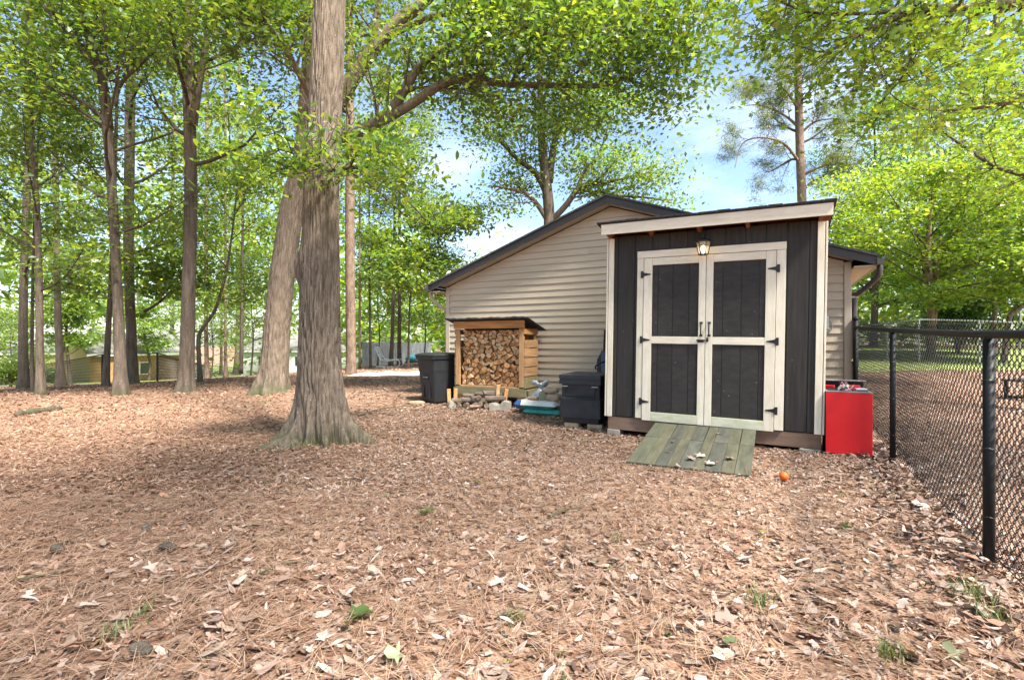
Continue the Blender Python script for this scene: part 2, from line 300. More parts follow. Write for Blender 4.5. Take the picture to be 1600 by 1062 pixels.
def groundmat():
    m, N, L, out = newmat('forest_floor')
    b = N.new('ShaderNodeBsdfPrincipled'); b.inputs['Roughness'].default_value = 0.95; b.inputs['Specular IOR Level'].default_value = 0.1; L.new(b.outputs[0], out.inputs[0])
    t = N.new('ShaderNodeTexCoord')
    def noise(s, d=5, r=0.6, stretch=None):
        n = N.new('ShaderNodeTexNoise'); n.inputs['Scale'].default_value = s; n.inputs['Detail'].default_value = d; n.inputs['Roughness'].default_value = r; L.new(t.outputs['Object'], n.inputs['Vector']); return n
    def ramp(src, stops):
        c = N.new('ShaderNodeValToRGB'); e = c.color_ramp.elements
        while len(e) < len(stops): e.new(0.5)
        for k, (p, cc) in enumerate(stops): e[k].position = p; e[k].color = (*cc, 1)
        L.new(src, c.inputs[0]); return c.outputs[0]
    big = ramp(noise(0.35, 4).outputs['Fac'], [(0.35, (0.20, 0.115, 0.075)), (0.6, (0.26, 0.165, 0.115))])
    vo = N.new('ShaderNodeTexVoronoi'); vo.inputs['Scale'].default_value = 15; L.new(t.outputs['Object'], vo.inputs['Vector'])
    hs = ramp(vo.outputs['Color'], [(0.1, (0.11, 0.062, 0.042)), (0.35, (0.24, 0.13, 0.08)), (0.6, (0.34, 0.225, 0.16)), (0.95, (0.45, 0.34, 0.26))])
    mx = N.new('ShaderNodeMixRGB'); mx.inputs['Fac'].default_value = 0.6; L.new(big, mx.inputs['Color1']); L.new(hs, mx.inputs['Color2'])
    fine = ramp(noise(70, 3).outputs['Fac'], [(0.35, (0.45, 0.45, 0.45)), (0.65, (1.25, 1.2, 1.15))])
    mu = N.new('ShaderNodeMixRGB'); mu.blend_type = 'MULTIPLY'; mu.inputs['Fac'].default_value = 0.8; L.new(mx.outputs[0], mu.inputs['Color1']); L.new(fine, mu.inputs['Color2'])
    gm = ramp(noise(0.9, 6, 0.7).outputs['Fac'], [(0.60, (0, 0, 0)), (0.72, (0.55, 0.55, 0.55))])
    m3 = N.new('ShaderNodeMixRGB'); m3.inputs['Color2'].default_value = (0.12, 0.125, 0.05, 1); L.new(gm, m3.inputs['Fac']); L.new(mu.outputs[0], m3.inputs['Color1'])
    L.new(m3.outputs[0], b.inputs['Base Color'])
    bp = N.new('ShaderNodeBump'); bp.inputs['Strength'].default_value = 0.7; bp.inputs['Distance'].default_value = 0.03
    L.new(vo.outputs['Distance'], bp.inputs['Height']); L.new(bp.outputs[0], b.inputs['Normal'])
    return m
MT['ground'] = groundmat()
MT['lawn'] = M('sunlit_lawn', (0.14, 0.20, 0.05), (0.30, 0.34, 0.12), 1.2, (1, 1, 1), 0.95, 0.6, 30, 0.03, 0, 0.1)
MT['grass'] = leafmat('grass_blade', trans=0.3)
MT['driveway'] = M('pale_driveway', (0.45, 0.42, 0.38), (0.56, 0.53, 0.49), 2, (1, 1, 1), 0.9, 0.2, 30, 0.01, 0, 0.2)

# ------------------------------------------------------------------ bulk scatter: many copies of one small template in one mesh
def mesh_np(name, V, Fc, mats, colors=None, smooth=False):
    V = np.ascontiguousarray(V, np.float32); Fc = np.ascontiguousarray(Fc, np.int32); k = Fc.shape[1]
    me = bpy.data.meshes.new(name)
    me.vertices.add(len(V)); me.vertices.foreach_set('co', V.ravel())
    me.loops.add(Fc.size); me.loops.foreach_set('vertex_index', Fc.ravel())
    me.polygons.add(len(Fc)); me.polygons.foreach_set('loop_start', np.arange(0, Fc.size, k, dtype=np.int32))
    try: me.polygons.foreach_set('loop_total', np.full(len(Fc), k, np.int32))
    except Exception: pass
    for m in (mats if isinstance(mats, (list, tuple)) else [mats]): me.materials.append(m)
    if colors is not None:
        a = me.attributes.new('col', 'FLOAT_COLOR', 'POINT')
        c4 = np.ones((len(V), 4), np.float32); c4[:, :3] = colors; a.data.foreach_set('color', c4.ravel())
    if smooth: me.polygons.foreach_set('use_smooth', np.ones(len(Fc), bool))
    me.update(); me.validate(); return me

def rot_frames(nrm, ang):                   # normals (N,3) and a spin angle -> rotation matrices (N,3,3), columns x y z
    z = nrm / np.linalg.norm(nrm, axis=1, keepdims=True)
    a = np.where(np.abs(z[:, 2:3]) < 0.9, np.array([[0, 0, 1.0]]), np.array([[1.0, 0, 0]]))
    x = np.cross(a, z); x /= np.linalg.norm(x, axis=1, keepdims=True); y = np.cross(z, x)
    c, s = np.cos(ang)[:, None], np.sin(ang)[:, None]
    return np.stack([x * c + y * s, -x * s + y * c, z], axis=2)

def scatter(tv, tf, P, R, S, C):            # template, positions, rotations, sizes (N,) or (N,3), colours (N,3)
    n = len(P); k = len(tv); S = np.asarray(S)
    if S.ndim == 1: S = S[:, None].repeat(3, 1)
    V = np.einsum('nij,nkj->nki', R, tv[None] * S[:, None, :]) + P[:, None, :]
    Fc = (np.arange(n)[:, None, None] * k + tf[None]).reshape(-1, tf.shape[1])
    return V.reshape(-1, 3), Fc, np.repeat(C, k, axis=0)

# leaf templates (unit length along x, triangles)
LEAF2 = (np.array([(0, 0, 0), (0.45, 0.27, 0.07), (1, 0, -0.05), (0.45, -0.27, 0.07)]), np.array([(0, 2, 1), (0, 3, 2)]))
LEAF6 = (np.array([(0, 0, 0), (0.3, 0.2, .06), (0.66, 0.2, .05), (1, 0, -.1), (0.66, -0.2, .05), (0.3, -0.2, .06)]),
         np.array([(0, 3, 2), (0, 2, 1), (0, 5, 4), (0, 4, 3)]))
def star_leaf(curl=0.0):                    # five-lobed sweetgum / oak outline
    pts = [(0, 0, 0)]; n = 10
    for i in range(n):
        a = math.pi * (-0.80 + 1.60 * i / (n - 1)); r = (0.62 if i % 2 else 0.26) * (1.0 - 0.25 * abs(a) / math.pi)
        if i in (4, 5): r = 0.62 if i == 4 else 0.5
        pts.append((0.12 + r * math.cos(a), r * math.sin(a), curl * r * r * (1 if i % 2 else -0.4)))
    return np.array(pts), np.array([(0, i, i + 1) for i in range(1, n)])
STAR = star_leaf(0.22)
def dry_leaf(w, curl, fold, lobes, rs):
    n = 5; top = []; bot = []
    for i in range(n):
        t = i / (n - 1); r = w * math.sin(math.pi * min(max(t, .03), .97) ** 0.9) * (1 + lobes * (0.5 if i % 2 else -0.5)) + 0.012
        z = curl * (t - .5) ** 2 + rs.uniform(-.02, .02)
        top.append((t, r, z + fold * r + rs.uniform(-.03, .03))); bot.append((t, -r, z + fold * r + rs.uniform(-.03, .03)))
    mid = [(i / (n - 1), rs.uniform(-.01, .01), curl * (i / (n - 1) - .5) ** 2) for i in range(n)]
    V = np.array(top + mid + bot); Fc = []
    for i in range(n - 1):
        a, b, c = i, n + i, 2 * n + i
        Fc += [(b, b + 1, a + 1), (b, a + 1, a), (c, c + 1, b + 1), (c, b + 1, b)]
    V[:, 0] -= 0.5; return V, np.array(Fc)
def dry_small(w, curl, fold):
    V = np.array([(-.5, 0, curl * .25), (-.15, w, fold * w), (.25, w * .9, fold * w), (.5, 0, curl * .25), (.2, -w, fold * w), (-.2, -w * .9, fold * w)])
    return V, np.array([(0, 3, 2), (0, 2, 1), (0, 5, 4), (0, 4, 3)])

GREENS = np.array([(0.150, 0.245, 0.042), (0.115, 0.215, 0.042), (0.200, 0.290, 0.048), (0.090, 0.180, 0.050), (0.250, 0.320, 0.052)])   # half of each leaf's light is reflected, half passes through
def leaf_colors(rng, n, base=GREENS, gain=1.0, tint=(1, 1, 1)):
    c = base[rng.integers(0, len(base), n)] * rng.uniform(0.75, 1.3, (n, 1)) * gain * np.array(tint)
    return np.clip(c, 0.004, 0.9)

# ------------------------------------------------------------------ trees
def ring_noise(th, h, seed, fth, fh):       # smooth periodic noise on a cylinder
    r = np.random.default_rng(seed); out = 0
    for k in range(14):
        a = r.integers(max(1, int(fth * .4)), fth + 1); b = r.uniform(-fh, fh); out = out + np.sin(a * th + b * h + r.uniform(0, 6.28)) * r.uniform(.5, 1)
    return out / 5.0

def trunk_mesh(name, pts, rad, mat, nth=28, nh=60, flare=0.5, fh=0.5, lobes=5, ridge=0.02, seed=1, burl=None, roots=None):
    """a trunk along a spline of (x,y,z) with root flare, buttress lobes and bark ridges; origin at its base"""
    P = spline([(*p, r) for p, r in zip(pts, rad)], nh); base = P[0, :3].copy()
    P[0, 2] -= 0.12
    L = np.concatenate([[0], np.cumsum(np.linalg.norm(np.diff(P[:, :3], axis=0), axis=1))])
    th = np.linspace(0, 2 * np.pi, nth, endpoint=False); T, Hh = np.meshgrid(th, L)
    r = np.random.default_rng(seed); ph = r.uniform(0, 6.28)
    lob = 0.5 + 0.5 * np.cos(lobes * T + ph + 0.6 * np.sin(T + ph)); fl = np.exp(-Hh / (fh * 0.55))
    R = P[:, 3:4] * 0.84 * (1 + flare * fl * (0.45 + 0.9 * lob) + 0.10 * lob * np.exp(-Hh / (fh * 3)))
    R = R * (1 + 0.05 * ring_noise(T, Hh, seed + 3, 4, 1.5))
    for (rt, ra, rw_, rh) in (roots or []):
        dth = np.angle(np.exp(1j * (T - rt))); R = R + ra * np.exp(-(dth / (rw_ * (1 + 1.2 * Hh))) ** 2) * np.exp(-Hh / rh)
    if ridge:
        rd = np.abs(ring_noise(T + 0.06 * np.sin(3 * Hh + 2 * T), Hh, seed + 9, max(6, nth // 5), 2.0) + .55 * ring_noise(T, Hh, seed + 5, max(5, nth // 9), 22.0))
        R = R + ridge * P[:, 3:4] * (1.1 - 2.2 * np.clip(1 - rd * 1.6, 0, 1) ** 2)
    if burl:
        for (bt, bh, br, ba) in burl:
            dth = np.angle(np.exp(1j * (T - bt))); R = R + ba * np.exp(-((dth * P[:, 3:4]) ** 2 + (Hh - bh) ** 2) / br ** 2)
    ux = np.gradient(P[:, :3], axis=0); ux /= np.linalg.norm(ux, axis=1, keepdims=True)
    ex = np.cross(np.array([[0, 1.0, 0]]), ux); ex /= np.linalg.norm(ex, axis=1, keepdims=True); ey = np.cross(ux, ex)
    V = P[:, None, :3] - base + R[:, :, None] * (np.cos(T)[..., None] * ex[:, None] + np.sin(T)[..., None] * ey[:, None])
    i, j = np.meshgrid(np.arange(nh - 1), np.arange(nth), indexing='ij'); jn = (j + 1) % nth
    Fc = np.stack([i * nth + j, i * nth + jn, (i + 1) * nth + jn, (i + 1) * nth + j], -1).reshape(-1, 4)
    return mesh_np(name, V.reshape(-1, 3), Fc, mat, smooth=True), Vector(base)

def grow(rng, p, d, length, r, depth, mb, cl, up=0.10, wob=0.22, seg=5, start=0.25, nch=(4, 6), csize=1.0, droop=0.0):
    """one limb with its twigs; cluster centres (x,y,z,size) go to cl"""
    n = 6 if depth > 0 else 3; pts = [p.copy()]; d = d.normalized(); q = p.copy()
    for k in range(n):
        d = (d + Vector(rng.normal(0, wob, 3) * (0.5, 0.5, 0.4)) + Vector((0, 0, up - droop * k / n))).normalized()
        q = q + d * (length / n); pts.append(q.copy())
    rr = [max(r * (1 - 0.82 * k / n), 0.004) for k in range(n + 1)]
    mb.tube(pts, rr, seg if depth > 0 else 3, cap=False)
    if depth == 0:
        for k in (1, 2, 3): cl.append((*(pts[k] + Vector(rng.normal(0, 0.10, 3) * csize)), csize * rng.uniform(0.7, 1.25)))
        return
    m = int(rng.integers(nch[0], nch[1] + 1))
    for c in range(m):
        t = start + (1 - start) * (c + rng.uniform(0.2, 0.9)) / m; k = min(int(t * n), n - 1); f = t * n - k
        bp = pts[k].lerp(pts[k + 1], f); ax = (pts[k + 1] - pts[k]).normalized()
        side = Vector(rng.normal(0, 1, 3) * (1, 1, 0.55)); side = (side - ax * side.dot(ax)).normalized()
        grow(rng, bp, ax * rng.uniform(0.45, 0.9) + side * 0.9, length * rng.uniform(0.38, 0.6) * (1.15 - 0.5 * t), rr[k] * 0.55, depth - 1, mb, cl, up * 0.6, wob, 4, 0.2, (3, 4), csize, droop)
    cl.append((*pts[-1], csize))

def leaves_from(rng, cl, per, leaf, size, colors=GREENS, gain=1.0, tint=(1, 1, 1), flat=0.35, spread=0.36, upn=0.9):
    cl = np.array(cl); n = len(cl); cnt = rng.integers(int(per * .6), int(per * 1.4) + 1, n)
    idx = np.repeat(np.arange(n), cnt); N = len(idx)
    off = rng.normal(0, 1, (N, 3)) * np.array([spread, spread, spread * flat]) * cl[idx, 3:4]
    P = cl[idx, :3] + off
    nr = rng.normal(0, 0.50, (N, 3)) + np.array([0, 0, upn])
    R = rot_frames(nr, rng.uniform(0, 6.283, N)); S = size * rng.uniform(0.65, 1.35, N)
    cb = rng.uniform(0.8, 1.2, n)[idx][:, None]; hue = rng.uniform(-0.12, 0.12, n)[idx]
    C = leaf_colors(rng, N, colors, gain, tint) * cb; C[:, 0] *= 1 + hue; C[:, 2] *= 1 - hue
    return scatter(leaf[0], leaf[1], P, R, S, C)

TREES = []
# sight lines kept free of foliage: limbs and boles that stand clear of the leaves in front of them (photo pixels, depth)
CLEAR = [([(530, 150), (577, 85), (622, 35), (662, 3)], 11.3, 30), ([(604, 182), (632, 140), (655, 105), (690, 80)], 10.6, 24), ([(604, 182), (690, 132), (725, 124), (800, 132), (930, 135)], 10.3, 20),
         ([(165, 170), (150, 110), (105, 50), (60, 0)], 11.0, 20), ([(168, 200), (163, 140), (142, 70), (122, 0)], 11.0, 18), ([(75, 132), (130, 160), (165, 190)], 10.9, 14), ([(292, 560), (298, 330), (294, 110), (293, 0)], 11.5, 24), ([(187, 560), (179, 370), (168, 205)], 11.0, 20), ([(205, 520), (202, 180)], 15, 14),
         ([(500, 560), (500, 310)], 5.6, 46), ([(507, 185), (515, 0)], 5.6, 46), ([(433, 560), (444, 400), (456, 320)], 11.2, 34), ([(548, 560), (547, 300)], 17.4, 22), ([(1600, 2), (1445, 15), (1330, 62), (1275, 92)], 6.9, 16), ([(1580, 160), (1500, 172)], 9.5, 14),
         ([(857, 400), (855, 300), (850, 255), (846, 215)], 19.8, 24), ([(815, 300), (856, 345)], 19.8, 16), ([(806, 246), (838, 272), (854, 300)], 19.8, 16), ([(945, 285), (908, 292), (862, 345)], 19.5, 16), ([(1254, 320), (1248, 160)], 29.8, 16)]
def prune(rng, cl, base):
    C = np.array(cl)[:, :3] + np.array(base); ok = np.ones(len(C), bool); f = C[:, 1] > .3
    x = 800 + F * C[:, 0] / np.maximum(C[:, 1], .3); y = HY - F * (C[:, 2] - CH) / np.maximum(C[:, 1], .3)
    for line, dep, rad in CLEAR:
        for (x0, y0), (x1, y1) in zip(line[:-1], line[1:]):
            t = np.clip(((x - x0) * (x1 - x0) + (y - y0) * (y1 - y0)) / ((x1 - x0) ** 2 + (y1 - y0) ** 2), 0, 1)
            ok &= ~(f & (C[:, 1] < dep) & (np.hypot(x - x0 - t * (x1 - x0), y - y0 - t * (y1 - y0)) < rad) & (rng.random(len(C)) < .9))
    return [c for c, k in zip(cl, ok) if k]
def tree(label, pts, rad, seed=1, bark='bark_brown', group=None, limbs=10, z0=3.0, z1=13.0, spreadR=3.2, per=26, lsize=0.16, leaf=LEAF2, depth=2,
         gain=1.0, tint=(1, 1, 1), csize=1.0, tk=None, up=0.10, name='broadleaf_tree', extra=None, colors=GREENS, cat='tree', flatness=0.20, arms=None, maxz=None, twl=1.0, tcs=None, thin=1.0):
    """trunk along world points, procedural limbs between z0 and z1 (heights over the base), extra: explicit limbs [(points, radii, twigs)]"""
    rng = np.random.default_rng(seed); kw = dict(nth=20, nh=40, flare=.36); kw.update(tk or {})
    me, base = trunk_mesh('trunk', pts, rad, MT[bark], seed=seed, **kw)
    root = empty(name, base, 0, label, cat, group)
    link('trunk', me, root)
    P = spline([(*p, r) for p, r in zip(pts, rad)], 80); rel = P[:, 2] - base.z
    mb = MB(); cl = []
    for k in range(limbs):
        f = (k + rng.uniform(0, .8)) / limbs; h = z0 + (z1 - z0) * f
        if h > rel[-1]: h = rel[-1] - rng.uniform(0, 0.5)
        i = int(np.argmin(np.abs(rel - h))); p = Vector(P[i, :3]) - base; az = k * 2.39996 + rng.uniform(-.5, .5)
        if arms is not None: az = rng.uniform(*arms)
        prof = math.sin(math.pi * (0.22 + 0.70 * f)) ** 0.8
        grow(rng, p, Vector((math.cos(az), math.sin(az), 0.25 + 0.7 * f)), spreadR * prof * rng.uniform(.8, 1.2), max(P[i, 3] * 0.34, 0.018), depth, mb, cl, up=up, csize=csize)
    if mb.v: mb.build('branches', MT['bark_dark'], root, smooth=True)
    cut = len(cl)
    for (lp, lr, tw) in (extra or []):
        S = spline([(*(Vector(p) - base), r) for p, r in zip(lp, lr)], 24); m2 = MB()
        m2.tube([s[:3] for s in S], [max(s[3], .006) for s in S], 10, cap=True)
        for t in range(tw):
            i = int(rng.uniform(5, 23)); p = Vector(S[i, :3]); ax = (Vector(S[min(i + 1, 23), :3]) - Vector(S[i - 1, :3])).normalized()
            sd_ = Vector(rng.normal(0, 1, 3) * (1, 1, .6)); sd_ = (sd_ - ax * sd_.dot(ax)).normalized()
            grow(rng, p, ax * 0.6 + sd_ * 0.9, rng.uniform(.9, 1.8) * min(1.0, spreadR / 3) * twl, min(max(S[i, 3] * .4, .008), .03), 1, m2, cl, up=0.05, csize=tcs or csize)
        m2.build('limb', MT[bark if lr[0] > 0.05 else 'bark_dark'], root, smooth=True)
    ncl = len(cl)
    if thin < 1: cl = [c for k, c in enumerate(cl) if k < cut or rng.random() < thin]
    cl = prune(rng, cl, base)
    if maxz is not None: cl = [c for c in cl if c[2] < maxz]
    V, Fc, C = leaves_from(rng, cl, per, leaf, lsize, colors, gain, tint, flat=flatness)
    link('crown', mesh_np('crown', V, Fc, MT['leaf'], C), root)
    TREES.append((label, len(Fc)))
    return root

# ------------------------------------------------------------------ ground
def ground_sheet():
    def axis(a, b, n, c, k):                 # dense near c
        t = np.linspace(math.asinh((a - c) / k), math.asinh((b - c) / k), n); return c + k * np.sinh(t)
    xs = axis(-400, 400, 210, 0.0, 4.0); ys = axis(-60, 700, 230, 4.0, 4.0)
    X, Y = np.meshgrid(xs, ys); Z = gz(X, Y)
    V = np.stack([X, Y, Z], -1).reshape(-1, 3); nx = len(xs); i, j = np.meshgrid(np.arange(len(ys) - 1), np.arange(nx - 1), indexing='ij')
    Fc = np.stack([i * nx + j, i * nx + j + 1, (i + 1) * nx + j + 1, (i + 1) * nx + j], -1).reshape(-1, 4)
    o = link('ground', mesh_np('ground', V, Fc, MT['ground'], smooth=True)); tag(o, kind='structure'); return o
GROUND = ground_sheet()

def patch(name, mat, poly_px=None, x0=0, x1=0, y0=0, y1=0, lift=0.012, n=50, edge=0.0, kind='structure'):   # a sheet lying on the terrain, ragged edge
    xs = np.linspace(x0, x1, n); ys = np.linspace(y0, y1, n); X, Y = np.meshgrid(xs, ys)
    if edge:
        X = X + edge * np.sin(Y * 1.3 + 1) * np.sin(Y * 0.47 + X * .3); Y = Y + edge * np.sin(X * 1.1 + 2) * np.sin(X * 0.39 + .5)
    V = np.stack([X, Y, gz(X, Y) + lift], -1).reshape(-1, 3); i, j = np.meshgrid(np.arange(n - 1), np.arange(n - 1), indexing='ij')
    Fc = np.stack([i * n + j, i * n + j + 1, (i + 1) * n + j + 1, (i + 1) * n + j], -1).reshape(-1, 4)
    o = link(name, mesh_np(name, V, Fc, mat, smooth=True)); o['kind'] = kind; return o
patch('lawn', MT['lawn'], x0=-75, x1=-3, y0=31.5, y1=120, edge=1.2, lift=0.03, n=90)
patch('lawn', MT['lawn'], x0=8.5, x1=70, y0=15.2, y1=34, edge=0.5, lift=0.02, n=90)
patch('driveway', MT['driveway'], x0=-90, x1=-22, y0=44, y1=52, lift=0.05, n=40)

# ------------------------------------------------------------------ the house with the gable wall
def house():
    u0, v0, hw, zr, sl = -2.417, 8.04, 3.303, 3.40, 0.355
    r = empty('house', (*UV(u0, v0), 0.0), A28, 'tan vinyl sided house with dark brown gable roof behind the shed', 'house')
    w = MB(); zt = zr - sl * hw
    w.prism([(-hw + .01, -0.1), (hw - .01, -0.1), (hw - .01, zt - .02), (0, zr - .02), (-hw + .01, zt - .02)], 0.0, 10.5)
    wall = w.build('wall', MT['siding_trim'], r)
    lap = 0.1143; z = 0.13; cw = 0.075; k = 0
    while z < zr - 0.03:
        z1 = z + lap + 0.006; zz1 = min(z1, zr - .004)
        wb = min(hw - cw, (zr - z) / sl - .01); wt = min(hw - cw, max((zr - zz1) / sl - .01, 0.004))
        yb, yt = -0.025, -0.006
        b = MB()
        if wb > wt + 1e-4 and wb >= hw - cw - 1e-6:               # the course where the rake starts: clip at the kink
            zk = zr - sl * (hw - cw + .01); fk = (zk - z) / (zz1 - z); yk = yb + (yt - yb) * fk
            vs = [(-wb, yb, z), (wb, yb, z), (wb, yk, zk), (wt, yt, zz1), (-wt, yt, zz1), (-wb, yk, zk)]
        else: vs = [(-wb, yb, z), (wb, yb, z), (wt, yt, zz1), (-wt, yt, zz1)]
        k += 1; xs = (-1.15, .35, -2.05, -.35)[k % 4] + .08 * math.sin(k * 2.7)
        pieces = [vs]
        if wt > abs(xs) + .25:                                           # overlap joint: the left length laps over the right one
            L_ = [(p[0], p[1] - .0016, p[2]) for p in vs if p[0] < 0]; R_ = [p for p in vs if p[0] > 0]
            pieces = [[(L_[0][0], yb - .0016, z), (xs + .014, yb - .0016, z), (xs + .014, yt - .0016, zz1)] + L_[1:], [(xs, yb, z)] + R_ + [(xs, yt, zz1)]]
        for pc in pieces:
            n = len(pc); b = MB()
            b.add(pc + [(p[0], -0.001, p[2]) for p in pc], [tuple(range(n))] + [((i + 1) % n, i, i + n, (i + 1) % n + n) for i in range(n)])
            b.build('siding_board', MT['siding'], wall)
        z += lap
    for s in (-1, 1):
        c = MB(); xs = sorted((s * (hw - cw + .003), s * (hw + .012))); c.box(xs[0], xs[1], -0.034, 0.08, 0.02, zt + .005); c.build('corner_post', MT['siding_trim'], r, bevel=.004)
    # side walls' boards are hidden from every step to the side; the roof
    ov, eo, th = 0.26, 0.27, 0.03
    ztop = zr + 0.115
    for s in (-1, 1):
        m = MB(); xe = s * (hw + eo); ze = ztop - sl * (hw + eo)
        poly = [(0, ztop), (0, ztop + th), (xe, ze + th), (xe, ze)] if s > 0 else [(0, ztop), (xe, ze), (xe, ze + th), (0, ztop + th)]
        m.prism(poly, -ov - .03, 10.8); rf = m.build('roof', MT['shingle'], r)
        k = MB()                                                     # rake board under the roof edge
        d = 0.108
        poly = [(0, ztop - d - .002), (0, ztop - .002), (xe, ze - .002), (xe, ze - d - .002)]
        if s > 0: poly = [(0, ztop - d - .002), (xe, ze - d - .002), (xe, ze - .002), (0, ztop - .002)]
        else: poly = [(0, ztop - d - .002), (0, ztop - .002), (xe, ze - .002), (xe, ze - d - .002)]
        k.prism(poly, -ov, -ov + .022); k.build('rake_board', MT['rake'], r)
        sf = MB()                                                    # sloping soffit between rake board and wall
        poly2 = [(0, ztop - .10), (0, ztop - .085), (s * (hw + .02), ztop - .085 - sl * (hw + .02)), (s * (hw + .02), ztop - .10 - sl * (hw + .02))]
        if s > 0: poly2 = poly2[::-1]
        sf.prism(poly2, -ov + .024, -.004); sf.build('soffit', MT['siding_trim'], r)
        ev = MB(); xs = sorted((s * (hw + .016), s * (hw + eo - .02))); ev.box(xs[0], xs[1], -ov + .026, 10.5, ze - .115, ze - .10); ev.build('eave_soffit', MT['siding_trim'], r)
        g = MB(); x0 = s * (hw + eo - .015); prof = [(0, -.10), (s * .06, -.10), (s * .088, -.04), (s * .096, 0.010), (s * .082, 0.010), (s * .074, -.03), (0, -.02)]
        g.prism([(x0 + a, ze + b) for a, b in (prof if s > 0 else prof[::-1])], -ov - .02, 10.6); g.build('gutter', MT['gutter'], r)
        ds = MB(); gx = x0 + s * .05; wx = s * (hw + .055)
        path = [(gx, -.12, ze - .10), (gx, -.12, ze - .17), (gx - s * .02, -.10, ze - .24), ((gx + wx) / 2, -.02, ze - .36), (wx + s * .01, .05, ze - .47), (wx, .06, ze - .55), (wx, .06, .25), (wx + s * .03, .0, .14), (wx + s * .10, -.12, .10)]
        pp = spline([(*p, 0) for p in path], 60)[:, :3]
        ds.tube(pp, 0.034, 8); d_ = ds.build('downspout', MT['gutter'] if s > 0 else MT['siding_trim'], r, smooth=True)
        for zz in (1.75, .9):
            st = MB(); st.box(wx - .041, wx + .041, .02, .10, zz, zz + .025); st.build('strap', MT['siding_trim'], d_)
    # utility box by the right corner
    ux, uz = plane_uz(1287, 505, v0); ux -= u0
    b = MB(); b.box(ux - .07, ux + .05, -.085, -.022, uz - .085, uz + .095); bx = b.build('utility_box', MT['util'], r, bevel=.006)
    c = MB(); pts = spline([(ux + .05, -.05, uz + .05, 0), (ux + .085, -.04, uz + .0, 0), (ux + .09, -.03, uz - .08, 0), (ux + .04, -.03, uz - .12, 0), (ux + .0, -.04, uz - .08, 0)], 20)[:, :3]
    c.tube(pts, .006, 6); c.build('cable', MT['grey_metal'], bx, smooth=True)
house()

